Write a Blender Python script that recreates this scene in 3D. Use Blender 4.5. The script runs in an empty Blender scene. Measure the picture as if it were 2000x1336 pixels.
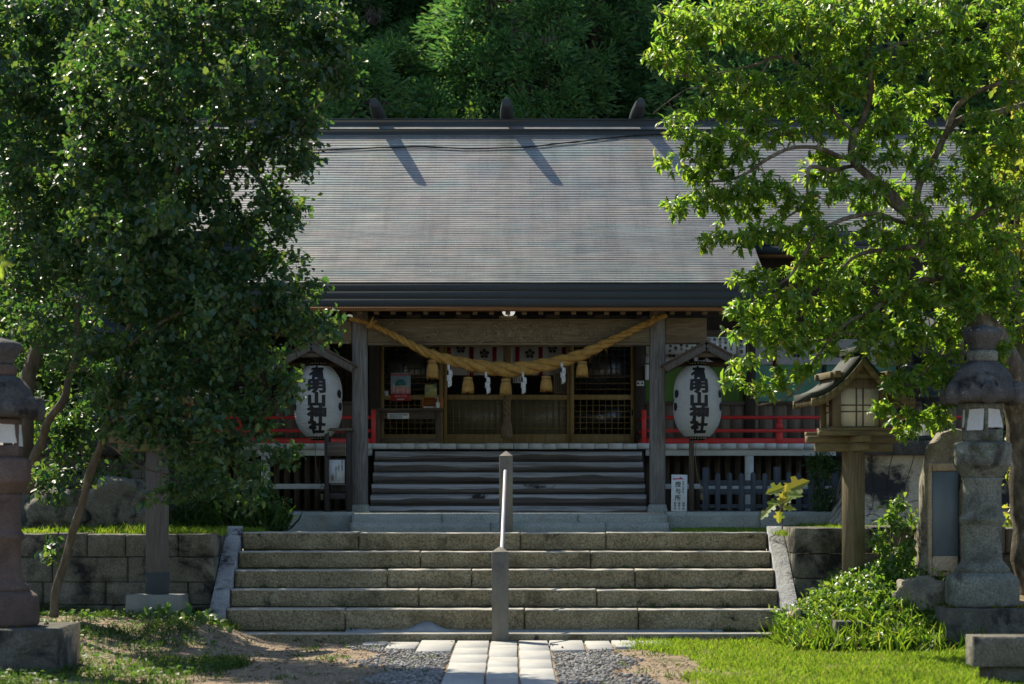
import bpy, bmesh, math, random
import numpy as np
from mathutils import Vector, Matrix, noise

random.seed(7); RNG = np.random.default_rng(7)
SC = bpy.context.scene; COL = SC.collection
F = 4722.0; EYE = 1.54          # 85 mm on a 36 mm wide frame, 2000 px measure; eye height in metres
R = math.radians
U = random.uniform
def X(px, Z): return (px - 1000.0) * Z / F
def H(py, Z): return EYE + (959.0 - py) * Z / F
def P(px, py, Z): return Vector((X(px, Z), Z, H(py, Z)))

# ------------------------------------------------------------------ materials
def lin(c): return (c[0], c[1], c[2], 1.0)
class NT:
    def __init__(s, name):
        s.m = bpy.data.materials.new(name); s.m.use_nodes = True
        s.t = s.m.node_tree; s.t.nodes.clear()
        s.out = s.t.nodes.new('ShaderNodeOutputMaterial')
    def n(s, t, **kw):
        nd = s.t.nodes.new('ShaderNode' + t)
        for k, v in kw.items():
            if k in nd.inputs: nd.inputs[k].default_value = v
            else: setattr(nd, k, v)
        return nd
    def l(s, a, b): s.t.links.new(a, b)
    def ramp(s, fac, stops):
        r = s.n('ValToRGB'); e = r.color_ramp.elements
        while len(e) < len(stops): e.new(0.5)
        for i, (p, c) in enumerate(stops):
            e[i].position = p; e[i].color = lin(c) if not isinstance(c, float) else (c, c, c, 1)
        s.l(fac, r.inputs['Fac']); return r.outputs['Color']
    def noise(s, vec, scale, detail=6, rough=.6, dist=0.0):
        k = s.n('TexNoise'); k.inputs['Scale'].default_value = scale; k.inputs['Detail'].default_value = detail
        k.inputs['Roughness'].default_value = rough; k.inputs['Distortion'].default_value = dist
        s.l(vec, k.inputs['Vector']); return k.outputs['Fac']
    def mix(s, fac, a, b, blend='MIX'):
        k = s.n('MixRGB'); k.blend_type = blend
        for sk, v in (('Fac', fac), ('Color1', a), ('Color2', b)):
            if isinstance(v, (int, float)): k.inputs[sk].default_value = v
            elif isinstance(v, tuple): k.inputs[sk].default_value = lin(v)
            else: s.l(v, k.inputs[sk])
        return k.outputs['Color']

def mat(name, stops, nscale=6, stretch=(1, 1, 1), rough=.7, bump=.0, bscale=40, metal=0.0, spec=.4,
        speck=None, stains=(), dist=0.0, roughvar=0.0, bdist=.01, randvar=0.0):
    """colour = ramp over stretched noise, times a fine speckle, then shaped stains; bump from finer noise"""
    k = NT(name); tc = k.n('TexCoord'); mp = k.n('Mapping'); mp.inputs['Scale'].default_value = stretch
    k.l(tc.outputs['Object'], mp.inputs['Vector']); v = mp.outputs['Vector']; v0 = tc.outputs['Object']
    col = k.ramp(k.noise(v, nscale, 7, .62, dist), stops)
    if speck:
        sp = k.ramp(k.noise(v0, speck[0], 3, .7), [(.32, 1 - speck[1]), (.66, 1 + speck[1] * .6)])
        col = k.mix(1.0, col, sp, 'MULTIPLY')
    if randvar:
        g = k.n('NewGeometry'); rr = k.ramp(g.outputs['Random Per Island'], [(0, 1 - randvar), (1, 1 + randvar * .5)])
        col = k.mix(1.0, col, rr, 'MULTIPLY')
    for (c, sc_, lo, hi) in stains:
        st = k.ramp(k.noise(v0, sc_, 8, .68, .4), [(lo, 0.0), (hi, 1.0)])
        col = k.mix(st, col, c)
    b = k.n('BsdfPrincipled'); k.l(col, b.inputs['Base Color'])
    b.inputs['Roughness'].default_value = rough; b.inputs['Metallic'].default_value = metal
    b.inputs['Specular IOR Level'].default_value = spec
    if roughvar:
        rv = k.ramp(k.noise(v, nscale * 2.3, 5), [(.3, max(0., rough - roughvar)), (.7, rough + roughvar)])
        k.l(rv, b.inputs['Roughness'])
    if bump:
        bp = k.n('Bump'); bp.inputs['Strength'].default_value = bump; bp.inputs['Distance'].default_value = bdist
        k.l(k.noise(v, bscale, 6, .65), bp.inputs['Height']); k.l(bp.outputs['Normal'], b.inputs['Normal'])
    k.l(b.outputs['BSDF'], k.out.inputs['Surface'])
    return k.m

def leafmat(name, stops, tstops, trans=.45, rough=.4, spec=.5):
    """leaf: glossy top plus light coming through; the hue varies from leaf to leaf"""
    k = NT(name); g = k.n('NewGeometry'); rnd = g.outputs['Random Per Island']
    b = k.n('BsdfPrincipled'); k.l(k.ramp(rnd, stops), b.inputs['Base Color'])
    b.inputs['Roughness'].default_value = rough; b.inputs['Specular IOR Level'].default_value = spec
    t = k.n('BsdfTranslucent'); k.l(k.ramp(rnd, tstops), t.inputs['Color'])
    m = k.n('MixShader'); m.inputs['Fac'].default_value = trans
    k.l(b.outputs['BSDF'], m.inputs[1]); k.l(t.outputs['BSDF'], m.inputs[2]); k.l(m.outputs['Shader'], k.out.inputs['Surface'])
    return k.m

def clothmat(name, c, trans=.3, rough=.8, bump=0, nscale=30):
    k = NT(name); tc = k.n('TexCoord')
    col = k.ramp(k.noise(tc.outputs['Object'], nscale, 5), [(.3, tuple(x * .85 for x in c)), (.7, c)])
    b = k.n('BsdfPrincipled'); k.l(col, b.inputs['Base Color']); b.inputs['Roughness'].default_value = rough
    b.inputs['Specular IOR Level'].default_value = .2
    t = k.n('BsdfTranslucent'); k.l(col, t.inputs['Color'])
    m = k.n('MixShader'); m.inputs['Fac'].default_value = trans
    k.l(b.outputs['BSDF'], m.inputs[1]); k.l(t.outputs['BSDF'], m.inputs[2]); k.l(m.outputs['Shader'], k.out.inputs['Surface'])
    return k.m

def glassmat(name, tint=(.6, .62, .58), rough=.08, refl=.25):
    k = NT(name); fr = k.n('Fresnel'); fr.inputs['IOR'].default_value = 1.5
    tr = k.n('BsdfTransparent'); tr.inputs['Color'].default_value = lin(tint)
    gl = k.n('BsdfGlossy'); gl.inputs['Roughness'].default_value = rough; gl.inputs['Color'].default_value = lin((.9, .9, .9))
    ad = k.n('Math'); ad.operation = 'ADD'; ad.inputs[1].default_value = refl; k.l(fr.outputs['Fac'], ad.inputs[0])
    m = k.n('MixShader'); k.l(ad.outputs[0], m.inputs['Fac']); k.l(tr.outputs['BSDF'], m.inputs[1]); k.l(gl.outputs['BSDF'], m.inputs[2])
    k.l(m.outputs['Shader'], k.out.inputs['Surface']); return k.m

def emitmat(name, c, s):
    k = NT(name); b = k.n('BsdfPrincipled'); b.inputs['Base Color'].default_value = lin(c); b.inputs['Roughness'].default_value = .4
    b.inputs['Emission Color'].default_value = lin(c); b.inputs['Emission Strength'].default_value = s
    k.l(b.outputs['BSDF'], k.out.inputs['Surface']); return k.m

LICH = (.012, .012, .011); MOSS = (.06, .075, .012)
m_granite = mat('granite_steps', [(.25, (.21, .175, .10)), (.5, (.30, .255, .155)), (.78, (.40, .345, .225))], 3.5, rough=.9, bump=1.0, bscale=20,
                bdist=.06, speck=(46, .6), stains=[((.075, .062, .03), 2.2, .52, .72), ((.035, .03, .022), 5, .60, .70)])
m_tread = mat('worn_sunlit_tread', [(.25, (.28, .255, .20)), (.5, (.37, .34, .28)), (.78, (.46, .43, .36))], 3.5, rough=.8, bump=.4, bscale=40, speck=(85, .3))  # trodden stone, with the bright sunlit tread line worked into its tone
m_granite_pale = mat('granite_foundation', [(.25, (.25, .27, .235)), (.5, (.34, .355, .315)), (.78, (.43, .44, .40))], 3, rough=.85, bump=.8, bscale=30, bdist=.02,
                     speck=(90, .4), stains=[((.2, .15, .08), 1.8, .58, .75)])
m_paving = mat('pale_paving', [(.25, (.26, .255, .24)), (.5, (.33, .325, .305)), (.75, (.40, .395, .375))], 4, rough=.8, bump=.25, bscale=60,
               speck=(110, .22), stains=[((.30, .27, .21), 3.0, .55, .72)])
m_wall = mat('old_wall_stone', [(.25, (.085, .08, .055)), (.5, (.145, .135, .10)), (.78, (.23, .215, .17))], 3, rough=.9, bump=1.0, bscale=24, bdist=.025,
             speck=(70, .5), stains=[(LICH, 2.3, .47, .60), ((.05, .055, .014), 1.7, .54, .70)])
m_balus = mat('balustrade_stone', [(.25, (.20, .2, .19)), (.5, (.29, .29, .28)), (.78, (.38, .38, .36))], 4, rough=.85, bump=.8, bscale=30, bdist=.02,
              speck=(80, .45), stains=[((.02, .018, .02), 3.0, .52, .62)])
m_post = mat('post_stone', [(.25, (.11, .10, .078)), (.6, (.19, .175, .14)), (.8, (.28, .26, .22))], 5, rough=.8, bump=.4, bscale=50, speck=(110, .35),
             stretch=(1, 1, .35), stains=[((.06, .045, .045), 2.4, .5, .68)])
m_lantern = mat('lantern_stone', [(.25, (.09, .10, .08)), (.5, (.155, .165, .135)), (.78, (.24, .25, .21))], 3, rough=.9, bump=.9, bscale=24, bdist=.02, speck=(55, .55),
                stains=[((.035, .03, .024), 2.6, .50, .66), (MOSS, 1.7, .56, .70), ((.30, .32, .29), 6, .66, .70)])
m_lantern_red = mat('reddish_lantern_stone', [(.25, (.06, .042, .034)), (.5, (.10, .068, .056)), (.78, (.15, .115, .10))], 3, rough=.85, bump=.5, bscale=35,
                    speck=(80, .35), stains=[((.03, .025, .025), 2.4, .54, .7)])
m_lichen = mat('lichen_stone', [(.3, (.035, .034, .034)), (.55, (.085, .083, .08)), (.75, (.15, .15, .145))], 4, rough=.92, bump=.9, bscale=22, bdist=.02,
               speck=(60, .4), stains=[((.32, .34, .33), 5.5, .66, .69), (LICH, 2.6, .52, .62)])
m_mossblock = mat('mossy_block', [(.25, (.045, .042, .033)), (.5, (.085, .08, .064)), (.78, (.18, .18, .165))], 3, rough=.92, bump=.9, bscale=24, bdist=.02,
                  speck=(60, .4), stains=[((.02, .02, .02), 2.5, .53, .64), ((.05, .05, .01), 1.5, .57, .7)])
m_moss = mat('moss', [(.3, (.05, .055, .008)), (.7, (.13, .12, .015))], 9, rough=1, bump=1, bscale=60, spec=.1)
m_pedestal = mat('pedestal_stone', [(.25, (.30, .25, .17)), (.5, (.40, .345, .25)), (.78, (.47, .42, .33))], 2.5, rough=.85, bump=.5, bscale=25, speck=(80, .3),
                 stains=[((.02, .018, .018), 1.1, .48, .56)])
m_capstone = mat('dark_capstone', [(.3, (.03, .03, .028)), (.6, (.075, .072, .065)), (.8, (.13, .125, .11))], 6, rough=.95, bump=1, bscale=30, bdist=.02, speck=(60, .5))
m_rock = mat('natural_rock', [(.25, (.11, .095, .065)), (.5, (.21, .185, .13)), (.78, (.33, .30, .22))], 4, rough=.9, bump=1, bscale=14, bdist=.03, speck=(60, .4),
             stains=[((.03, .026, .018), 3, .52, .66), (MOSS, 2, .6, .74)])
m_slate = mat('slate_panel', [(.3, (.075, .10, .115)), (.7, (.12, .15, .165))], 2.5, stretch=(1, 1, .4), rough=.45, spec=.5, bump=.1, bscale=30)
m_tan = mat('tan_rock', [(.3, (.30, .22, .13)), (.7, (.48, .38, .26))], 5, rough=.9, bump=.9, bscale=20, bdist=.02, speck=(60, .4))
m_concrete = mat('concrete_base', [(.3, (.14, .145, .12)), (.7, (.21, .215, .185))], 4, rough=.85, bump=.2, bscale=50, speck=(90, .2))
m_soil = mat('sandy_soil', [(.2, (.14, .095, .055)), (.5, (.235, .17, .105)), (.8, (.33, .25, .165))], 2.2, rough=.95, bump=.9, bscale=30, bdist=.015, speck=(45, .5),
             stains=[((.075, .085, .018), .9, .56, .66), ((.10, .07, .04), 3.4, .56, .68)])
m_turf = mat('turf_soil', [(.3, (.03, .03, .012)), (.7, (.065, .06, .025))], 3, rough=1, bump=.8, bscale=30, speck=(45, .4), stains=[((.03, .05, .01), 2, .45, .6)])
m_gravel = mat('grey_gravel', [(.3, (.15, .142, .13)), (.7, (.30, .285, .265))], 9, rough=.75, bump=.3, bscale=70, randvar=.45)
m_hill = mat('hill_soil', [(.3, (.010, .018, .006)), (.7, (.025, .04, .012))], 1.2, rough=1, bump=1, bscale=5, bdist=.3)
# timbers; the grain runs along the axis with the small stretch
m_pillar = mat('weathered_pillar', [(.3, (.09, .085, .08)), (.5, (.18, .17, .16)), (.75, (.29, .28, .27))], 9, stretch=(6, 6, .35), rough=.8, bump=.6, bscale=18,
               stains=[((.26, .235, .17), .9, .55, .75)], dist=.6)
m_beam = mat('beam_wood', [(.3, (.10, .076, .045)), (.55, (.185, .145, .09)), (.78, (.28, .225, .145))], 8, stretch=(.4, 5, 5), rough=.75, bump=.5, bscale=18, dist=.8)
m_relief = mat('worn_highlit_carving', [(.3, (.13, .10, .062)), (.7, (.27, .22, .145))], 14, rough=.7, bump=.3, bscale=30)  # worn raised wood, with highlights put into the colour for contrast in shade
m_oldwood = mat('old_brown_wood', [(.3, (.055, .04, .028)), (.7, (.13, .10, .07))], 8, stretch=(5, 5, .5), rough=.75, bump=.4, bscale=20)
m_oldwood_x = mat('old_brown_board', [(.3, (.055, .04, .028)), (.7, (.13, .10, .07))], 8, stretch=(.5, 5, 5), rough=.75, bump=.4, bscale=20)
m_darkwood = mat('dark_wood', [(.3, (.018, .014, .012)), (.7, (.05, .038, .03))], 8, stretch=(5, 5, .5), rough=.7, bump=.3, bscale=20)
m_logstep = mat('weathered_skylit_log', [(.26, (.07, .065, .06)), (.38, (.20, .195, .195)), (.52, (.36, .36, .365)), (.78, (.49, .495, .50))], 2.6,
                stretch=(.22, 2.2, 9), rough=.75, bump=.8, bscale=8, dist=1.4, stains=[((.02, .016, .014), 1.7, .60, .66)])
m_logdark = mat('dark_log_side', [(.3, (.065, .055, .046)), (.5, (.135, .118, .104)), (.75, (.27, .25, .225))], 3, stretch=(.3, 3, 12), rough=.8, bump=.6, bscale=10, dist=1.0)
m_doorwood = mat('door_wood', [(.3, (.19, .125, .04)), (.7, (.33, .23, .085))], 8, stretch=(3, 3, .6), rough=.6, bump=.2, bscale=20)
m_wallboard = mat('wall_boards', [(.3, (.11, .082, .058)), (.7, (.21, .165, .12))], 7, stretch=(5, 5, .4), rough=.75, bump=.3, bscale=18,
                  stains=[((.03, .02, .015), 7, .68, .72)])
m_white = mat('white_painted_wood', [(.3, (.50, .53, .52)), (.7, (.66, .68, .66))], 5, stretch=(1, 1, 2), rough=.65, bump=.15, bscale=30, stains=[((.28, .28, .26), 4, .6, .72)])
m_red = mat('red_lacquer', [(.3, (.52, .022, .022)), (.7, (.66, .038, .032))], 5, rough=.45, spec=.5, stains=[((.16, .012, .012), 3, .62, .75)])
m_fence = mat('blue_grey_picket', [(.3, (.055, .068, .085)), (.7, (.11, .13, .15))], 8, stretch=(5, 5, .5), rough=.8, bump=.4, bscale=18)
m_lampwood = mat('lamp_post_wood', [(.3, (.075, .055, .024)), (.55, (.13, .10, .045)), (.78, (.20, .16, .075))], 8, stretch=(5, 5, .4), rough=.75, bump=.45, bscale=18, dist=.6,
                 stains=[((.15, .14, .125), 1.1, .52, .7)])
m_lampwood_x = mat('lamp_crosswood', [(.3, (.085, .066, .028)), (.55, (.15, .12, .055)), (.78, (.22, .18, .09))], 8, stretch=(.4, 5, 5), rough=.75, bump=.45, bscale=18, dist=.6)
m_lampgrey = mat('grey_lamp_post_wood', [(.3, (.06, .052, .046)), (.7, (.13, .115, .10))], 8, stretch=(5, 5, .4), rough=.75, bump=.4, bscale=18)
m_shingle = mat('dark_lamp_roof', [(.3, (.012, .016, .012)), (.7, (.035, .042, .03))], 7, rough=.8, bump=.6, bscale=20, stains=[((.05, .065, .015), 2.5, .6, .72)])
m_fascia = mat('fascia_metal', [(.3, (.048, .056, .060)), (.7, (.058, .066, .070))], 2, stretch=(.5, .3, .3), rough=.9, metal=.0, spec=.08)
m_copperstrip = mat('eave_board', [(.3, (.16, .075, .03)), (.7, (.30, .15, .06))], 5, stretch=(.4, 4, 4), rough=.7)
m_soffit = mat('soffit_wood', [(.3, (.07, .052, .036)), (.7, (.15, .115, .08))], 5, stretch=(5, .5, 5), rough=.8)
m_paper = clothmat('white_paper', (.80, .81, .79), .35)
m_lanternpaper = clothmat('lantern_paper', (.56, .575, .55), .25, nscale=6)
m_shoji = clothmat('shoji_paper', (.90, .84, .62), .18)
m_ink = mat('black_ink', [(.3, (.008, .008, .008)), (.7, (.016, .016, .016))], 10, rough=.6)
m_blackmetal = mat('black_fitting', [(.3, (.008, .008, .009)), (.7, (.02, .02, .02))], 6, rough=.4, metal=.4)
m_brass = mat('brass_stud', [(.3, (.5, .42, .25)), (.7, (.65, .56, .35))], 6, rough=.35, metal=.9)
m_steel = mat('steel_rail', [(.3, (.62, .60, .62)), (.7, (.72, .70, .72))], 4, rough=.3, metal=.55, spec=.6)
m_straw = mat('straw_rope', [(.3, (.30, .16, .035)), (.55, (.42, .245, .06)), (.78, (.54, .34, .10))], 14, rough=.85, bump=.9, bscale=55, speck=(120, .5))
m_hemp = mat('hemp_rope', [(.3, (.12, .085, .045)), (.7, (.22, .16, .09))], 14, rough=.85, bump=.5, bscale=60)
m_noren = clothmat('white_crest_cloth', (.62, .62, .64), .25)
m_redcloth = clothmat('dark_red_cloth', (.25, .012, .03), .15)
m_green = clothmat('green_cloth', (.13, .25, .06), .2, nscale=3)
m_teal = clothmat('teal_cloth', (.18, .42, .32), .2, nscale=3)
m_glass = glassmat('door_glass', (.55, .56, .5), .30, .02)
m_frost = mat('frosted_glass', [(.3, (.10, .085, .05)), (.7, (.20, .18, .125))], 2.2, rough=.32, spec=.5, bump=.4, bscale=60)
m_bronze = mat('dark_bronze', [(.3, (.02, .026, .026)), (.7, (.06, .07, .068))], 5, rough=.5, metal=.7, stains=[((.07, .10, .09), 3, .58, .7)])
m_lamp = emitmat('lamp_white', (.85, .86, .80), .35)
m_orange = mat('orange_wood_box', [(.3, (.30, .11, .03)), (.7, (.44, .18, .05))], 6, stretch=(.5, 4, 4), rough=.6)
m_plastic = mat('pale_plastic', [(.3, (.62, .66, .64)), (.7, (.70, .73, .71))], 5, rough=.4)
m_magenta = mat('magenta_print', [(.3, (.42, .03, .12)), (.7, (.5, .05, .16))], 5, rough=.6)
m_pred = mat('poster_red', [(.3, (.45, .03, .03)), (.7, (.55, .05, .045))], 12, rough=.5)
m_ppink = mat('poster_pink', [(.35, (.55, .20, .22)), (.65, (.75, .42, .42))], 60, rough=.5)
m_psky = mat('poster_sky', [(.3, (.20, .34, .50)), (.7, (.38, .50, .60))], 14, rough=.5)
m_pteal = mat('poster_teal', [(.3, (.02, .15, .17)), (.7, (.05, .24, .24))], 20, rough=.5)
m_pyel = mat('poster_yellow', [(.3, (.45, .42, .10)), (.7, (.62, .60, .28))], 25, rough=.5, stains=[((.12, .25, .30), 18, .52, .6), ((.5, .2, .1), 26, .6, .66)])
m_bottle = mat('white_bottle', [(.3, (.6, .68, .62)), (.7, (.72, .78, .72))], 5, rough=.35)
m_bark = mat('grey_brown_bark', [(.3, (.045, .036, .022)), (.55, (.10, .08, .05)), (.78, (.19, .165, .115))], 5, stretch=(2, 2, .6), rough=.9, bump=.9, bscale=20, bdist=.02)
m_barklight = mat('pale_bark', [(.3, (.04, .032, .02)), (.5, (.11, .09, .06)), (.72, (.28, .25, .20))], 6, stretch=(1.5, 1.5, .8), rough=.85, bump=.9, bscale=22, bdist=.02,
                  stains=[((.06, .07, .015), 2.4, .58, .7)])
m_cedarbark = mat('cedar_bark', [(.3, (.03, .022, .016)), (.7, (.085, .06, .042))], 4, stretch=(4, 4, .4), rough=.95, bump=.8, bscale=16)
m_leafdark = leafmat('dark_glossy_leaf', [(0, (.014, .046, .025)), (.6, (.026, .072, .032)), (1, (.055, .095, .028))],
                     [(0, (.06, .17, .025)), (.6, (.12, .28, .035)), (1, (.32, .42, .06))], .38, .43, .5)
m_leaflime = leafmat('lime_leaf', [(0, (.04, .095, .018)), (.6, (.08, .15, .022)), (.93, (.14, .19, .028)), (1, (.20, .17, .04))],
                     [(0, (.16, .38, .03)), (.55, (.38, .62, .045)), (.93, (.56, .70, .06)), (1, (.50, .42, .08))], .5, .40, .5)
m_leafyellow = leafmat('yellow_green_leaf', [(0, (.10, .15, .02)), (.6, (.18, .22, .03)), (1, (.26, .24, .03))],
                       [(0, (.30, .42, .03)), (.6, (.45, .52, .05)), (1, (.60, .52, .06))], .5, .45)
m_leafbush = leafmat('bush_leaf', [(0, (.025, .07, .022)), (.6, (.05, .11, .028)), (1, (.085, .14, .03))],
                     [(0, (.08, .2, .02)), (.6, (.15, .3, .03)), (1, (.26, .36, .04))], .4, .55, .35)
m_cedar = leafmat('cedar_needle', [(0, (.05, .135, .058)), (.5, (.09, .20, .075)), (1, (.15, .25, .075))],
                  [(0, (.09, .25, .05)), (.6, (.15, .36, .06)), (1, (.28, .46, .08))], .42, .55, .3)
m_deadfrond = mat('dead_frond', [(.3, (.10, .075, .06)), (.7, (.20, .17, .15))], 8, rough=.9)
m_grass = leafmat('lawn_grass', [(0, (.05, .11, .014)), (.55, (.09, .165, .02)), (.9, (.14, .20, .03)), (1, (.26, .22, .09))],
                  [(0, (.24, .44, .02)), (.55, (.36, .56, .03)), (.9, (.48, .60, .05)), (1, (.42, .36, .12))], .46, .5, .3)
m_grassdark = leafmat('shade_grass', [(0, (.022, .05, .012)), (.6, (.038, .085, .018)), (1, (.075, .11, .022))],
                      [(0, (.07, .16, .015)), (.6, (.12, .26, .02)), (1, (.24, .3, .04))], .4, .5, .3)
m_weed = leafmat('weed_leaf', [(0, (.04, .095, .020)), (.6, (.075, .15, .032)), (1, (.14, .19, .055))],
                 [(0, (.15, .32, .025)), (.6, (.26, .46, .04)), (1, (.4, .5, .06))], .42, .36)
m_figleaf = leafmat('fig_leaf', [(0, (.08, .15, .02)), (.7, (.14, .20, .03)), (1, (.28, .25, .03))],
                    [(0, (.36, .52, .04)), (.6, (.5, .56, .06)), (1, (.62, .50, .06))], .5, .5)
m_fallen = leafmat('fallen_leaf', [(0, (.10, .05, .02)), (1, (.22, .13, .05))], [(0, (.1, .05, .02)), (1, (.2, .1, .03))], .2, .7, .2)

# roof sheet: dark patinated copper, purple, blue and green patches
def roofmat():
    k = NT('patinated_copper'); tc = k.n('TexCoord'); mp = k.n('Mapping'); mp.inputs['Scale'].default_value = (.6, 1.1, 1.1)
    k.l(tc.outputs['Object'], mp.inputs['Vector']); v = mp.outputs['Vector']
    col = k.ramp(k.noise(v, .9, 5, .55, .5), [(.30, (.15, .16, .155)), (.42, (.205, .20, .18)), (.52, (.235, .215, .19)), (.60, (.19, .205, .18)), (.72, (.175, .175, .165))])
    col = k.mix(k.ramp(k.noise(v, 2.3, 6, .6, .6), [(.50, 0.0), (.72, .6)]), col, (.15, .225, .21))
    col = k.mix(k.ramp(k.noise(v, 3.1, 6, .6, .3), [(.56, 0.0), (.74, .5)]), col, (.25, .205, .19))
    mp2 = k.n('Mapping'); mp2.inputs['Scale'].default_value = (3.2, 62, 62); k.l(tc.outputs['Object'], mp2.inputs['Vector'])
    col = k.mix(1.0, col, k.ramp(k.noise(mp2.outputs['Vector'], 1.0, 3), [(.3, .62), (.7, 1.15)]), 'MULTIPLY')
    mp3 = k.n('Mapping'); mp3.inputs['Scale'].default_value = (2.6, .16, .16); k.l(tc.outputs['Object'], mp3.inputs['Vector'])
    col = k.mix(1.0, col, k.ramp(k.noise(mp3.outputs['Vector'], 1.6, 6, .7), [(.3, .74), (.5, 1.0), (.7, 1.16)]), 'MULTIPLY')
    b = k.n('BsdfPrincipled'); k.l(col, b.inputs['Base Color']); b.inputs['Metallic'].default_value = .32
    k.l(k.ramp(k.noise(v, 4, 5), [(.3, .36), (.7, .48)]), b.inputs['Roughness'])
    k.l(b.outputs['BSDF'], k.out.inputs['Surface']); return k.m
m_roof = roofmat()

# ------------------------------------------------------------------ objects
ORG = {}
def tag(o, label=None, cat=None, group=None, kind=None):
    if label: o['label'] = label
    if cat: o['category'] = cat
    if group: o['group'] = group
    if kind: o['kind'] = kind
    return o
def thing(name, label, cat, loc, group=None):
    o = bpy.data.objects.new(name, None); COL.objects.link(o); o.location = Vector(loc); o.empty_display_size = .1
    ORG[o.name] = Vector(loc); return tag(o, label, cat, group)
def link_mesh(name, me, mats, parent=None, org=None):
    for m in (mats if isinstance(mats, (list, tuple)) else [mats]): me.materials.append(m)
    o = bpy.data.objects.new(name, me); COL.objects.link(o)
    if parent is not None: o.parent = parent; ORG[o.name] = ORG[parent.name]
    else: o.location = org; ORG[o.name] = Vector(org)
    return o
def np_mesh(name, verts, loops, counts, mats, parent=None, midx=None, smooth=False):
    """fast mesh from arrays, world coordinates"""
    verts = np.asarray(verts, dtype=np.float64).reshape(-1, 3)
    if parent is not None: org = ORG[parent.name]
    else: org = Vector((float(verts[:, 0].mean()), float(verts[:, 1].mean()), float(verts[:, 2].min())))
    v = (verts - np.array(org)).astype(np.float32)
    loops = np.asarray(loops, dtype=np.int32); counts = np.asarray(counts, dtype=np.int32)
    me = bpy.data.meshes.new(name)
    me.vertices.add(len(v)); me.vertices.foreach_set('co', v.ravel())
    me.loops.add(len(loops)); me.loops.foreach_set('vertex_index', loops)
    me.polygons.add(len(counts)); st = np.zeros(len(counts), dtype=np.int32); st[1:] = np.cumsum(counts)[:-1]
    me.polygons.foreach_set('loop_start', st); me.polygons.foreach_set('loop_total', counts)
    if midx is not None: me.polygons.foreach_set('material_index', np.asarray(midx, dtype=np.int32))
    if smooth: me.polygons.foreach_set('use_smooth', np.ones(len(counts), dtype=bool))
    me.update(calc_edges=True); me.validate()
    return link_mesh(name, me, mats, parent, org)

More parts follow.
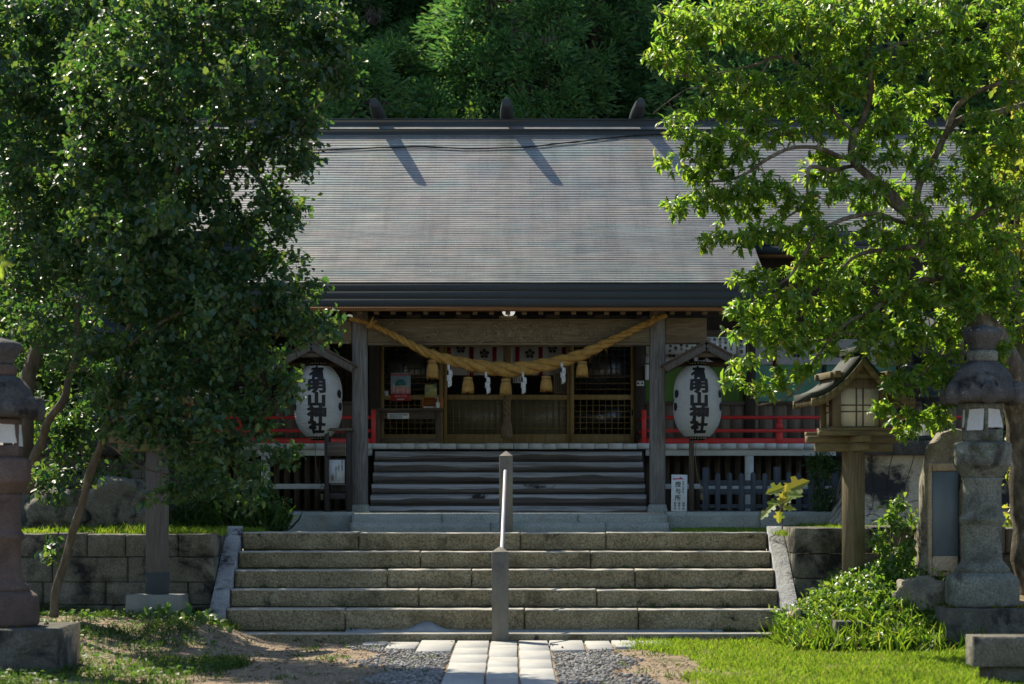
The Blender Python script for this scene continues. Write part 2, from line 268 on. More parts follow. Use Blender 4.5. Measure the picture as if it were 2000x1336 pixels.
class MB:
    """collects shapes in world coordinates; build() links them as one mesh object"""
    def __init__(s): s.v = []; s.f = []; s.mi = []; s.cur = 0
    def add(s, vs, fs):
        b = len(s.v); s.v += [tuple(v) for v in vs]
        for f in fs: s.f.append(tuple(b + i for i in f)); s.mi.append(s.cur)
        return s
    def box(s, x0, x1, y0, y1, z0, z1, M=None):
        vs = [(x0, y0, z0), (x1, y0, z0), (x1, y1, z0), (x0, y1, z0), (x0, y0, z1), (x1, y0, z1), (x1, y1, z1), (x0, y1, z1)]
        if M is not None: vs = [M @ Vector(v) for v in vs]
        return s.add(vs, [(0, 3, 2, 1), (4, 5, 6, 7), (0, 1, 5, 4), (1, 2, 6, 5), (2, 3, 7, 6), (3, 0, 4, 7)])
    def frust(s, x0, x1, y0, y1, z0, z1, inset, M=None):
        i = inset
        vs = [(x0, y0, z0), (x1, y0, z0), (x1, y1, z0), (x0, y1, z0), (x0 + i, y0 + i, z1), (x1 - i, y0 + i, z1), (x1 - i, y1 - i, z1), (x0 + i, y1 - i, z1)]
        if M is not None: vs = [M @ Vector(v) for v in vs]
        return s.add(vs, [(0, 3, 2, 1), (4, 5, 6, 7), (0, 1, 5, 4), (1, 2, 6, 5), (2, 3, 7, 6), (3, 0, 4, 7)])
    def beam(s, a, b, w, h, up=(0, 0, 1)):
        a = Vector(a); b = Vector(b); d = (b - a).normalized(); u = Vector(up)
        sd = d.cross(u); sd = sd.normalized() if sd.length > 1e-5 else Vector((1, 0, 0)); u = sd.cross(d).normalized()
        vs = [p + sd * (w / 2 * i) + u * (h / 2 * j) for p in (a, b) for (i, j) in ((-1, -1), (1, -1), (1, 1), (-1, 1))]
        return s.add(vs, [(3, 2, 1, 0), (4, 5, 6, 7), (0, 1, 5, 4), (1, 2, 6, 5), (2, 3, 7, 6), (3, 0, 4, 7)])
    def tube(s, pts, rad, n=8, cap=True):
        pts = [Vector(p) for p in pts]; k = len(pts)
        if not isinstance(rad, (list, tuple, np.ndarray)): rad = [rad] * k
        vs = []; ref = None
        for i, p in enumerate(pts):
            d = (pts[min(i + 1, k - 1)] - pts[max(i - 1, 0)])
            d = d.normalized() if d.length > 1e-9 else Vector((0, 0, 1))
            if ref is None: ref = Vector((0, 0, 1)) if abs(d.z) < .9 else Vector((1, 0, 0))
            sd = d.cross(ref); sd = sd.normalized() if sd.length > 1e-6 else Vector((1, 0, 0)); ref = sd.cross(d).normalized()
            for j in range(n):
                a = 2 * math.pi * j / n; vs.append(p + (sd * math.cos(a) + ref * math.sin(a)) * rad[i])
        fs = [(i * n + j, i * n + (j + 1) % n, (i + 1) * n + (j + 1) % n, (i + 1) * n + j) for i in range(k - 1) for j in range(n)]
        if cap: fs += [tuple(range(n))[::-1], tuple((k - 1) * n + j for j in range(n))]
        return s.add(vs, fs)
    def lathe(s, prof, c, n=24, rot=0.0, cap=True, mod=None):
        """profile of (radius, z) round a vertical axis at c"""
        vs = []; k = len(prof)
        for (r, z) in prof:
            for j in range(n):
                a = rot + 2 * math.pi * j / n; rr = r if mod is None else r * mod(a, z)
                vs.append((c[0] + rr * math.cos(a), c[1] + rr * math.sin(a), c[2] + z))
        fs = [(i * n + j, i * n + (j + 1) % n, (i + 1) * n + (j + 1) % n, (i + 1) * n + j) for i in range(k - 1) for j in range(n)]
        if cap: fs += [tuple(range(n))[::-1], tuple((k - 1) * n + j for j in range(n))]
        return s.add(vs, fs)
    def prism(s, poly, y0, y1, M=None):
        """outline in x,z pushed from y0 to y1"""
        n = len(poly); vs = [(p[0], y0, p[1]) for p in poly] + [(p[0], y1, p[1]) for p in poly]
        if M is not None: vs = [M @ Vector(v) for v in vs]
        return s.add(vs, [tuple(range(n)), tuple(range(2 * n - 1, n - 1, -1))] + [(i, n + i, n + (i + 1) % n, (i + 1) % n) for i in range(n)])
    def prismx(s, poly, x0, x1):
        """outline in y,z pushed from x0 to x1"""
        n = len(poly); vs = [(x0, p[0], p[1]) for p in poly] + [(x1, p[0], p[1]) for p in poly]
        return s.add(vs, [tuple(range(n))[::-1], tuple(range(n, 2 * n))] + [((i + 1) % n, n + (i + 1) % n, n + i, i) for i in range(n)])
    def grid(s, fn, nu, nv):
        vs = [fn(i / nu, j / nv) for j in range(nv + 1) for i in range(nu + 1)]
        return s.add(vs, [(j * (nu + 1) + i, j * (nu + 1) + i + 1, (j + 1) * (nu + 1) + i + 1, (j + 1) * (nu + 1) + i) for j in range(nv) for i in range(nu)])
    def disc(s, c, r, n=14, y=None):
        """flat disc facing -y"""
        return s.add([(c[0] + r * math.cos(2 * math.pi * j / n), c[1], c[2] + r * math.sin(2 * math.pi * j / n)) for j in range(n)], [tuple(range(n))])
    def rough(s, x0, x1, y0, y1, z0, z1, amp=.008, cell=.035, seed=0.0, batter=0.0, rnd=.014, topmi=None):
        """quarried block: front and top gridded and roughened, a worn upper edge"""
        nx = max(2, int((x1 - x0) / cell)); nz = max(2, int((z1 - z0) / cell)); ny = max(1, int(min(y1 - y0, .5) / (cell * 1.6)))
        def nz_(x, z, f=9): return noise.noise((x * f + seed, z * f, seed * 1.7))
        ci = 0; vs = []; fs = []
        def front(i, j):
            x = x0 + (x1 - x0) * i / nx; z = z0 + (z1 - z0) * j / nz
            e = min(i, nx - i) / 1.0; ed = 1.0 if (0 < i < nx and 0 < j < nz) else .0
            y = y0 - amp * 1.0 * (nz_(x, z) + .6 * nz_(x, z, 23)) * ed - amp * .8 * ed + batter * (z - z0)
            zz = z + (amp * .45 * nz_(x, 3.3, 5) if j == nz else 0)
            return (x, y, zz)
        zs_ = [(z1 - rnd - z0) * j / (nz - 3) for j in range(nz - 2)] if nz > 5 else None
        if zs_:
            arc = [(z1 - z0 - rnd + rnd * math.sin(a), rnd * (1 - math.cos(a))) for a in (R(35), R(65), R(90))]
            def front(i, j):
                x = x0 + (x1 - x0) * i / nx; z, dy = (zs_[j], 0.0) if j < nz - 2 else arc[j - nz + 2]; z += z0
                ed = 1.0 if (0 < i < nx and 0 < j) else .0; k = 1.0 if j < nz - 2 else .6
                y = y0 + dy * (1 + .5 * nz_(x, 7.7, 7)) - amp * k * (nz_(x, z) + .6 * nz_(x, z, 23)) * ed - amp * .8 * ed + batter * (z - z0)
                return (x, y, z + (amp * .45 * nz_(x, 3.3, 5) if j >= nz - 2 else 0))
        vs += [front(i, j) for j in range(nz + 1) for i in range(nx + 1)]
        fs += [(j * (nx + 1) + i, j * (nx + 1) + i + 1, (j + 1) * (nx + 1) + i + 1, (j + 1) * (nx + 1) + i) for j in range(nz) for i in range(nx)]
        b = len(vs); top = [nz * (nx + 1) + i for i in range(nx + 1)]
        yb = batter * (z1 - z0)
        for k in range(1, ny + 1):
            y = y0 + yb + (y1 - y0 - yb) * k / ny
            vs += [(x0 + (x1 - x0) * i / nx, y, z1 + (amp * .35 * nz_(x0 + (x1 - x0) * i / nx, y) if k < ny else 0)) for i in range(nx + 1)]
        rows = [top] + [[b + k * (nx + 1) + i for i in range(nx + 1)] for k in range(ny)]
        for a, c in zip(rows[:-1], rows[1:]): fs += [(a[i], a[i + 1], c[i + 1], c[i]) for i in range(nx)]
        b2 = len(vs); vs += [(x0, y1, z0), (x1, y1, z0)]
        last = rows[-1]
        fs.append(tuple([b2, b2 + 1] + last[::-1])[::-1])
        L = [j * (nx + 1) for j in range(nz + 1)] + [rw[0] for rw in rows[1:]]
        Rr = [j * (nx + 1) + nx for j in range(nz + 1)] + [rw[-1] for rw in rows[1:]]
        fs.append(tuple(L + [b2])); fs.append(tuple((Rr + [b2 + 1])[::-1]))
        a0 = len(s.mi); s.add(vs, fs)
        if topmi is not None:
            for q in range(nx * (nz - 3), nx * nz + nx * ny): s.mi[a0 + q] = topmi
        return s
    def build(s, name, m, parent=None, bevel=0.0, smooth=False, seg=1, label=None, rough=False):
        n = len(s.f); loops = [i for f in s.f for i in f]; counts = [len(f) for f in s.f]
        o = np_mesh(name, s.v, loops, counts, m, parent, s.mi if isinstance(m, (list, tuple)) else None, smooth)
        if bevel:
            md = o.modifiers.new('edge', 'BEVEL'); md.width = bevel; md.segments = seg; md.limit_method = 'ANGLE'; md.angle_limit = R(40)
        if smooth == 'auto': pass
        if label: o['label'] = label
        return o

def crom(pts, per=6):
    """smooth curve through points (tuples of equal length)"""
    A = np.array([tuple(p) for p in pts], dtype=float)
    if len(A) < 3: return [tuple(A[0] + (A[1] - A[0]) * t) for t in np.linspace(0, 1, per + 1)]
    Q = np.vstack([2 * A[0] - A[1], A, 2 * A[-1] - A[-2]]); out = []
    for i in range(1, len(Q) - 2):
        for t in np.linspace(0, 1, per, endpoint=False):
            p0, p1, p2, p3 = Q[i - 1], Q[i], Q[i + 1], Q[i + 2]
            out.append(.5 * ((2 * p1) + (-p0 + p2) * t + (2 * p0 - 5 * p1 + 4 * p2 - p3) * t * t + (-p0 + 3 * p1 - 3 * p2 + p3) * t ** 3))
    out.append(A[-1]); return [tuple(o) for o in out]

# ---- lettering
def glyphs(chars, size, bold=0.0, vertical=True, pitch=1.0, ztop=0.0, xc=0.0, squash=(1, 1)):
    """list of (verts (x,z), faces) of a line of writing"""
    V = []; Fc = []
    cur = bpy.data.curves.new('lettering', 'FONT'); cur.body = 'x'; cur.size = 1; cur.offset = bold; cur.align_x = 'CENTER'; cur.resolution_u = 3
    ob = bpy.data.objects.new('lettering', cur); COL.objects.link(ob)
    items = list(chars) if vertical else [chars]
    for i, ch in enumerate(items):
        if ch == ' ': continue
        cur.body = ch; bpy.context.view_layer.update()
        dg = bpy.context.evaluated_depsgraph_get(); me = bpy.data.meshes.new_from_object(ob.evaluated_get(dg))
        co = np.array([v.co[:] for v in me.vertices]).reshape(-1, 3)
        if len(co):
            mid = (co.min(0) + co.max(0)) / 2
            z0 = ztop - (i + .5) * size * pitch if vertical else ztop
            b = len(V)
            V += [(xc + (c[0] - mid[0]) * size * squash[0], z0 + (c[1] - mid[1]) * size * squash[1]) for c in co]
            Fc += [tuple(b + k for k in p.vertices) for p in me.polygons]
        bpy.data.meshes.remove(me)
    bpy.data.objects.remove(ob); bpy.data.curves.remove(cur)
    return V, Fc
def put_text(mb, VF, fn):
    V, Fc = VF; mb.add([fn(x, z) for (x, z) in V], Fc)

# ---- leaves
def rnd_unit(n):
    v = RNG.normal(size=(n, 3)); return v / np.linalg.norm(v, axis=1, keepdims=True)
def unit(v): return v / np.maximum(np.linalg.norm(v, axis=1, keepdims=True), 1e-9)
T6 = np.array([(0, 0, 0), (.28, .5, .10), (.68, .40, .07), (1, 0, -.10), (.68, -.40, .07), (.28, -.5, .10)])
L6 = np.array([0, 3, 2, 1, 0, 5, 4, 3]); C6 = np.array([4, 4])
T8 = np.array([(0, 0, 0), (.25, .42, .12), (.62, .44, .06), (1, 0, -.26), (.62, -.44, .06), (.25, -.42, .12), (.25, 0, .03), (.62, 0, -.03)])
L8 = np.array([0, 6, 1, 6, 7, 2, 1, 7, 3, 2, 0, 5, 6, 5, 4, 7, 6, 4, 3, 7]); C8 = np.array([3, 4, 3, 3, 4, 3])
def leaf_arrays(pos, ax, nr, ln, wd, tmpl=6):
    T, L, C = (T6, L6, C6) if tmpl == 6 else (T8, L8, C8)
    n = len(pos); ax = unit(ax); sd = unit(np.cross(ax, nr)); nr = np.cross(sd, ax)
    ln = np.broadcast_to(np.asarray(ln, float), (n,)); wd = np.broadcast_to(np.asarray(wd, float), (n,))
    v = pos[:, None, :] + ax[:, None, :] * (T[None, :, 0:1] * ln[:, None, None]) + sd[:, None, :] * (T[None, :, 1:2] * wd[:, None, None]) \
        + nr[:, None, :] * (T[None, :, 2:3] * (ln * .9)[:, None, None])
    k = len(T); loops = (L[None, :] + (np.arange(n) * k)[:, None]).ravel(); counts = np.tile(C, n)
    return v.reshape(-1, 3), loops, counts
def leaf_object(name, pos, ax, nr, ln, wd, m, parent=None, tmpl=6):
    v, l, c = leaf_arrays(pos, ax, nr, ln, wd, tmpl); return np_mesh(name, v, l, c, m, parent)

class Twigs:
    """grows thin curved twigs from the limbs of a plant to target points"""
    def __init__(s): s.mb = MB(); s.nodes = []
    def limb(s, pts, n=8, per=6, wob=.0):
        """pts: (x, y, z, radius)"""
        q = crom(pts, per); P3 = []
        for i, p in enumerate(q):
            w = Vector((noise.noise((p[0] * 3, p[2] * 3, 1.1)), noise.noise((p[0] * 3, p[2] * 3, 7.7)), 0)) * wob
            P3.append(Vector(p[:3]) + w)
        s.mb.tube(P3, [max(.003, p[3] * (1 + .22 * noise.noise((p[0] * 5, p[2] * 5, 3.3)) + .12 * noise.noise((p[0] * 14, p[2] * 14, 8.1)))) for p in q], n); s.nodes += [tuple(p) for p in P3[2:]]; return P3
    def grow(s, targets, sides=4, sag=.06, k=.010, rmax=.03):
        N = np.zeros((len(s.nodes) + 4 * len(targets) + 8, 3)); cnt = len(s.nodes); N[:cnt] = np.array(s.nodes)
        d0 = np.array([np.min(np.sum((N[:cnt] - t) ** 2, axis=1)) for t in targets]); order = np.argsort(d0)
        dirs = np.zeros_like(targets)
        for i in order:
            t = targets[i]; d2 = np.sum((N[:cnt] - t) ** 2, axis=1) + .02; j = int(np.argmin(d2)); a = N[j]
            L = float(np.linalg.norm(t - a)); mid = a * .5 + t * .5 + RNG.normal(size=3) * L * .10 + np.array((0, 0, sag * L))
            q = [a * (1 - u) ** 2 + 2 * mid * u * (1 - u) + t * u * u for u in (0, .35, .7, 1.0)]
            r0 = min(rmax, .0035 + k * L); s.mb.tube(q, [r0, r0 * .75, r0 * .5, .0018], sides, cap=False)
            N[cnt:cnt + 2] = q[1:3]; cnt += 2
            d = q[3] - q[2]; dirs[i] = d / max(1e-6, np.linalg.norm(d))
        return dirs
def blob_targets(blobs, density, shell=.5):
    """points in ellipsoids given by (px, py, rx px, ry px, Z, rz m): real positions at the plant's own distance"""
    out = []
    for (px, py, rx, ry, Z, rz, *w) in blobs:
        s = Z / F; c = np.array(P(px, py, Z)); a, b = rx * s, ry * s
        n = max(3, int(density * (w[0] if w else 1.0) * a * b * math.pi))
        u = rnd_unit(n) * (RNG.random((n, 1)) ** shell)
        out.append(c + u * np.array((a, rz, b)))
    return np.vstack(out)
def leafy(name, tg, dirs, per, spread, ln, wd, m, parent, droop=.25, whorl=False, tmpl=6, up=.9):
    n = len(tg); idx = np.repeat(np.arange(n), per); k = len(idx)
    d = dirs[idx]
    if whorl:
        pos = tg[idx] - d * (RNG.random((k, 1)) ** 2 * spread) + RNG.normal(size=(k, 3)) * .006
        ax = d * .55 + rnd_unit(k) * 1.0 + np.array((0, 0, .25 - droop))
        nr = np.array((0, 0, up)) + d * .45 + rnd_unit(k) * .45
    else:
        pos = tg[idx] - d * (RNG.random((k, 1)) * spread) + RNG.normal(size=(k, 3)) * spread * .28
        ax = d * .5 + rnd_unit(k) * .85 + np.array((0, 0, -droop)); nr = np.array((0, 0, up)) + rnd_unit(k) * .75
    sz = RNG.uniform(.5, 1.25, k)
    return leaf_object(name, pos, ax, nr, ln * sz, wd * sz * RNG.uniform(.85, 1.1, k), m, parent, tmpl)

def sm(t): t = np.clip(t, 0, 1); return t * t * (3 - 2 * t)
def ground_h(x, z):
    x = np.asarray(x, float); z = np.asarray(z, float)
    g = .27 * sm((-2.35 - x) / 1.0) * sm((z - 22.0) / 2.6)
    g = g + .48 * sm((x - 2.75) / .9) * sm((z - 23.0) / 1.9)
    return g
#@@SETTING

# ------------------------------------------------------------------ ground, paving, gravel, grass
def sheet(name, xs, ys, hfn, m, kind='structure'):
    xs = np.asarray(xs); ys = np.asarray(ys); Xg, Yg = np.meshgrid(xs, ys); Zg = hfn(Xg, Yg)
    nx, ny = len(xs), len(ys); v = np.stack([Xg, Yg, Zg], -1).reshape(-1, 3)
    i = np.arange(nx - 1); j = np.arange(ny - 1); I, J = np.meshgrid(i, j); a = (J * nx + I).ravel()
    loops = np.stack([a, a + 1, a + nx + 1, a + nx], 1).ravel()
    o = np_mesh(name, v, loops, np.full(len(a), 4), m, None, None, True); tag(o, kind=kind); return o
def bump(x, y, f, s): 
    return np.vectorize(lambda a, b: noise.noise((a * f, b * f, s)))(x, y)
xs = np.concatenate([np.linspace(-90, -8, 12), np.linspace(-7.6, 7.6, 150), np.linspace(8, 90, 12)])
ys = np.concatenate([np.linspace(-30, 17, 12), np.linspace(17.4, 26.3, 90)])
def gh(x, y):
    base = ground_h(x, y); side = sm((np.abs(x + .1) - .75) / .5)
    return base - .012 + side * (.018 * bump(x, y, 1.3, 2.2) + .012 * bump(x, y, 4.1, 5.2))
sheet('ground', xs, ys, gh, m_soil)
ter = 1.085
xs2 = np.concatenate([np.linspace(-90, -9, 10), np.linspace(-8, 8, 70), np.linspace(9, 90, 10)])
ys2 = np.concatenate([np.linspace(26.56, 30, 16), np.linspace(31, 41, 8)])
sheet('upper_ground', xs2, ys2, lambda x, y: ter - .03 + .02 * bump(x, y, 1.1, 8.2) + .05 * sm((x - 3) / .5), m_turf)
def hill_h(y): return ter + np.where(y > 40.5, (y - 40.5) * 1.0, 0)
xs3 = np.concatenate([np.linspace(-90, -16, 10), np.linspace(-14, 14, 40), np.linspace(16, 90, 10)])
ys3 = np.concatenate([np.linspace(40.4, 62, 34), np.array([70, 90, 130])])
sheet('hill', xs3, ys3, lambda x, y: np.minimum(hill_h(y), 40 + (y - 40) * .25) - .05 + .5 * bump(x, y, .35, 3.3) * sm((y - 41) / 3), m_hill)

# stone path: three files of long slabs, and a short cross row in front of the steps
mb = MB()
def slab(x0, x1, y0, y1, top=.012):
    g = .007; d = U(-.004, .004)
    q = [(x0 + g + U(-.006, .006), y0 + g), (x1 - g + U(-.006, .006), y0 + g), (x1 - g + U(-.006, .006), y1 - g), (x0 + g + U(-.006, .006), y1 - g)]
    zt = top + d
    vs = [(a, b, -.06) for a, b in q] + [(a + (.006 if i in (0, 3) else -.006), b + (.006 if i < 2 else -.006), zt) for i, (a, b) in enumerate(q)]
    vs2 = [(a, b, zt - .008) for a, b in q]
    b0 = len(mb.v); mb.add(vs[:4] + vs2 + vs[4:], [(0, 1, 5, 4), (1, 2, 6, 5), (2, 3, 7, 6), (3, 0, 4, 7), (4, 5, 9, 8), (5, 6, 10, 9), (6, 7, 11, 10), (7, 4, 8, 11), (8, 9, 10, 11)])
for (xa, xb, cuts) in ((-.565, -.222, (24.72, 23.62, 22.66, 21.55, 20.3, 18.9, 17.4, 15.6, 13.8, 12)), (-.218, .056, (24.58, 23.9, 22.3, 21.0, 19.7, 18.2, 16.4, 15, 13, 12)),
                       (.064, .365, (24.72, 23.2, 22.0, 20.85, 19.62, 18.3, 16.9, 15.2, 13.6, 12))):
    for a, b in zip(cuts[:-1], cuts[1:]): slab(xa, xb, b, a)
for (xa, xb, ya, yb) in ((-.93, -.573, 23.05, 24.72), (-1.245, -.94, 23.45, 24.5), (-1.5, -1.25, 24.0, 24.55), (.373, .72, 23.22, 24.72), (.73, 1.0, 23.45, 24.72), (1.01, 1.27, 23.75, 24.72), (1.28, 1.6, 23.9, 24.72)):
    slab(xa, xb, ya, yb)
o = mb.build('stone_path', m_paving); tag(o, kind='structure')

# gravel beside the path
def ico():
    bm = bmesh.new(); bmesh.ops.create_icosphere(bm, subdivisions=1, radius=1.0)
    v = np.array([x.co[:] for x in bm.verts]); f = np.array([[x.index for x in p.verts] for p in bm.faces]); bm.free(); return v, f
IV, IF = ico()
def pebbles(name, pts, r, m, kind='stuff'):
    n = len(pts); q = rnd_unit(n); a = RNG.random(n) * 6.28
    sc = np.stack([RNG.uniform(.7, 1.35, n), RNG.uniform(.6, 1.1, n), RNG.uniform(.35, .7, n)], 1) * r[:, None]
    jit = RNG.uniform(.75, 1.2, (n, len(IV), 1)); v = IV[None] * jit * sc[:, None, :]
    ca, sa = np.cos(a)[:, None], np.sin(a)[:, None]
    x = v[:, :, 0] * ca - v[:, :, 1] * sa; y = v[:, :, 0] * sa + v[:, :, 1] * ca
    tx = RNG.normal(size=(n, 1)) * .35; z = v[:, :, 2] + x * tx
    V = np.stack([x, y, z], -1) + pts[:, None, :]
    loops = (IF[None] + (np.arange(n) * len(IV))[:, None, None]).ravel()
    o = np_mesh(name, V.reshape(-1, 3), loops, np.full(n * len(IF), 3), m, None, None, False); tag(o, kind=kind); return o
def scatter(n, x0, x1, y0, y1, keep=None):
    x = RNG.uniform(x0, x1, n); y = RNG.uniform(y0, y1, n)
    if keep is not None: k = keep(x, y); x, y = x[k], y[k]
    return x, y
def gmask(x, y):
    le = -1.55 + .35 * (24.3 - y) / 5 + .12 * np.sin(y * 3.1); ri = 1.12 + .12 * np.sin(y * 2.3 + 1)
    fade = RNG.random(len(x))
    ed = np.where(x < 0, (x - le) / .35, (ri - x) / .35)
    slabs = ((y > 23.0) & (x > -.95) & (x < .74)) | ((y > 23.4) & (x > -1.26) & (x < 1.02)) | ((y > 23.95) & (x > -1.55) & (x < 1.62))
    return ((x < -.585) | (x > .385)) & (fade < np.clip(ed, 0, 1)) & ~slabs
x, y = scatter(15500, -1.75, 1.4, 18.4, 24.6, gmask)
o = pebbles('gravel', np.stack([x, y, gh(x, y) + RNG.uniform(.004, .022, len(x))], 1), RNG.uniform(.012, .027, len(x)), m_gravel)
tag(o, 'loose grey gravel in two strips beside the pale stone path', 'gravel')
x, y = scatter(6500, -3.4, 1.9, 18.5, 24.7, lambda x, y: ((x < -.6) | (x > .4)))
o = pebbles('soil_grit', np.stack([x, y, gh(x, y) + .003], 1), RNG.uniform(.004, .013, len(x)), m_tan); tag(o, 'small stones scattered over the bare sandy soil', 'grit')

def grass(name, x, y, h, m, label, hmin=.05, hmax=.11, wd=.007, hf=None, lean=.35, cat='grass'):
    n = len(x); z = hf(x, y) - .008; pos = np.stack([x, y, z], 1)
    ax = np.stack([RNG.normal(size=n) * lean, RNG.normal(size=n) * lean, np.ones(n)], 1); nr = rnd_unit(n); nr[:, 2] *= .2
    ln = RNG.uniform(hmin, hmax, n) * h
    o = leaf_object(name, pos, ax, nr, ln, wd * RNG.uniform(.7, 1.4, n), m, None, 8); tag(o, label, cat, kind='stuff'); return o
def nz2(x, y, f, s): return np.array([noise.noise((a * f, b * f, s)) for a, b in zip(x, y)])
# sunny lawn, right
def lawn(x, y):
    edge = 1.05 + .55 * sm((24.1 - y) / 1.2) - .0 * y + .12 * np.sin(y * 2.1) - .25 * sm((20.6 - y) / 1.5)
    return (x > edge + .12 * nz2(x, y, 3, 1.1)) & ~((x > 4.12) & (y > 23.1))
x, y = scatter(70000, .9, 5.2, 18.3, 24.72, lawn); t = nz2(x, y, 1.4, 4.4); k = RNG.random(len(x)) < .62 + .6 * t; x, y, t = x[k], y[k], t[k]
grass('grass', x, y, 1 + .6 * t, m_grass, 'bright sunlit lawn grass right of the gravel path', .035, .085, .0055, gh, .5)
# shaded grass, left
def dgr(x, y):
    e = -2.5 - .15 * np.sin(y * 1.7) - .5 * sm((y - 22.6) / 1.2) + .25 * nz2(x, y, 2.2, 9.1)
    return (x < e) & ~((x < -3.84) & (y > 20.35) & (y < 21.6))
x, y = scatter(42000, -5.4, -1.6, 18.3, 25.5, dgr); t = nz2(x, y, 1.5, 14.4); k = RNG.random(len(x)) < .50 + .9 * t; x, y, t = x[k], y[k], t[k]
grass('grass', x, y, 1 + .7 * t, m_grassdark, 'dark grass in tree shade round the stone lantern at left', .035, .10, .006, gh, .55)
n = 3600; x, y = scatter(n, -5.2, -1.9, 18.4, 25.3, dgr); k = nz2(x, y, 1.1, 2.4) > -.12; x, y = x[k], y[k]; n = len(x)
o = leaf_object('ground_cover', np.stack([x, y, gh(x, y) + RNG.uniform(.01, .07, n)], 1), rnd_unit(n) * np.array((1, 1, .3)), rnd_unit(n) * .5 + np.array((0, 0, 1)),
                RNG.uniform(.03, .065, n), RNG.uniform(.02, .045, n), m_leafbush); tag(o, 'low broad leaved ground cover among the shaded grass at left', 'ground cover', kind='stuff')
# strips on the terrace
uh = lambda x, y: np.full(len(x), ter - .02)
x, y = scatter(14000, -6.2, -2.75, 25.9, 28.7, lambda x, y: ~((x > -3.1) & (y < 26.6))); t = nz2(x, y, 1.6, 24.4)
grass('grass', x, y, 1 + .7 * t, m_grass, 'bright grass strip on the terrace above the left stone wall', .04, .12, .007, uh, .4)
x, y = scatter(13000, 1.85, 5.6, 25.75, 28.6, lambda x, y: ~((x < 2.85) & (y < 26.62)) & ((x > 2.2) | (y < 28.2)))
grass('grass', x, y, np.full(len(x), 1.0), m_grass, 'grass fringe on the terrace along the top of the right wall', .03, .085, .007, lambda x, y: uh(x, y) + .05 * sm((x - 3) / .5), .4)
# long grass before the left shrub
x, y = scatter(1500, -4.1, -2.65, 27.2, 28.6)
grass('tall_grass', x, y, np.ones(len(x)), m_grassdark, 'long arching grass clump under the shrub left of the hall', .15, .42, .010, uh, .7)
# weeds on the right bank
def bank(x, y): return RNG.random(len(x)) < .25 + .75 * sm((nz2(x, y, 1.7, 6.1) + .35) / .5)
x, y = scatter(19000, 2.68, 4.4, 23.2, 25.4, bank); n = len(x)
hh = RNG.random(n) ** 1.7 * (.10 + .22 * sm((y - 23.5) / 1.3))
o = leaf_object('weeds', np.stack([x, y, gh(x, y) + hh], 1), rnd_unit(n) + np.array((0, -.1, .15)), rnd_unit(n) * .8 + np.array((0, 0, .9)), RNG.uniform(.035, .095, n), RNG.uniform(.018, .046, n), m_weed, None, 8)
tag(o, 'lush weeds covering the bank around the right wooden lantern', 'weeds', kind='stuff')
x, y = scatter(2200, 2.65, 4.5, 23.0, 25.4); grass('grass', x, y, np.ones(len(x)), m_grass, 'long grass blades among the weeds on the right bank', .12, .34, .008, gh, .6)

n = 800; x = RNG.uniform(-3.8, 1.9, n); y = RNG.uniform(18.6, 24.6, n); k = (np.abs(x + .1) > .5); x, y = x[k], y[k]; n = len(x)
o = leaf_object('fallen_leaves', np.stack([x, y, gh(x, y) + .012], 1), rnd_unit(n) * np.array((1, 1, .15)), np.tile((0, 0, 1.), (n, 1)) + rnd_unit(n) * .3, RNG.uniform(.03, .055, n), RNG.uniform(.015, .03, n), m_fallen)
tag(o, 'brown leaves fallen on the bare soil by the path', 'leaves', kind='stuff')

x, y = scatter(900, -3.3, 1.6, 18.6, 24.6, lambda x, y: (np.abs(x + .1) > .62) & (nz2(x, y, 1.9, 31.0) > .12)); n = len(x); k = np.repeat(np.arange(n), 6); m_ = len(k)
o = leaf_object('soil_weeds', np.stack([x[k] + RNG.normal(size=m_) * .02, y[k] + RNG.normal(size=m_) * .02, gh(x[k], y[k]) + RNG.uniform(.0, .015, m_)], 1), rnd_unit(m_) + np.array((0, 0, .8)), rnd_unit(m_), RNG.uniform(.02, .05, m_), RNG.uniform(.006, .014, m_), m_grassdark); tag(o, 'sparse small weeds sprouting from the bare soil and gravel', 'weeds', kind='stuff')
# ------------------------------------------------------------------ stone staircase, rail, terrace walls
XL, XR = -2.96, 2.80
st = thing('stone_staircase', 'broad flight of rough granite steps between sloping stone balustrades', 'staircase', (-.08, 24.75, 0))
MB().rough(XL - .02, XR + .02, 24.75, 25.2, -.05, .083, .003, .022, 3.1, topmi=1).build('kerb', [m_granite, m_tread], st, smooth=False)
step_h = [.3146, .5014, .6996, .887, 1.0856]; lo = [.083] + step_h[:-1]
cuts = [[-1.73, .13, 1.31], [-.98, .89], [-1.33, -.43, 1.31], [-.99, .85], [-1.68, .09, 1.03]]
for i in range(5):
    z0 = 25.05 + .36 * i; mb = MB(); c = [XL] + cuts[i] + [XR]
    for j, (a, b) in enumerate(zip(c[:-1], c[1:])):
        mb.rough(a + .006, b - .006, z0 + U(-.008, .008), z0 + .40 if i < 4 else z0 + .5, lo[i] + .012 + U(0, .008), step_h[i] + U(-.005, .005), .017, .021, i * 7.3 + j * 2.1, rnd=.012, topmi=1)
    mb.box(XL + .01, XR - .01, z0 + .045, z0 + .46, lo[i] - .03, step_h[i] - .02)
    mb.build('step', [m_granite, m_tread], st)
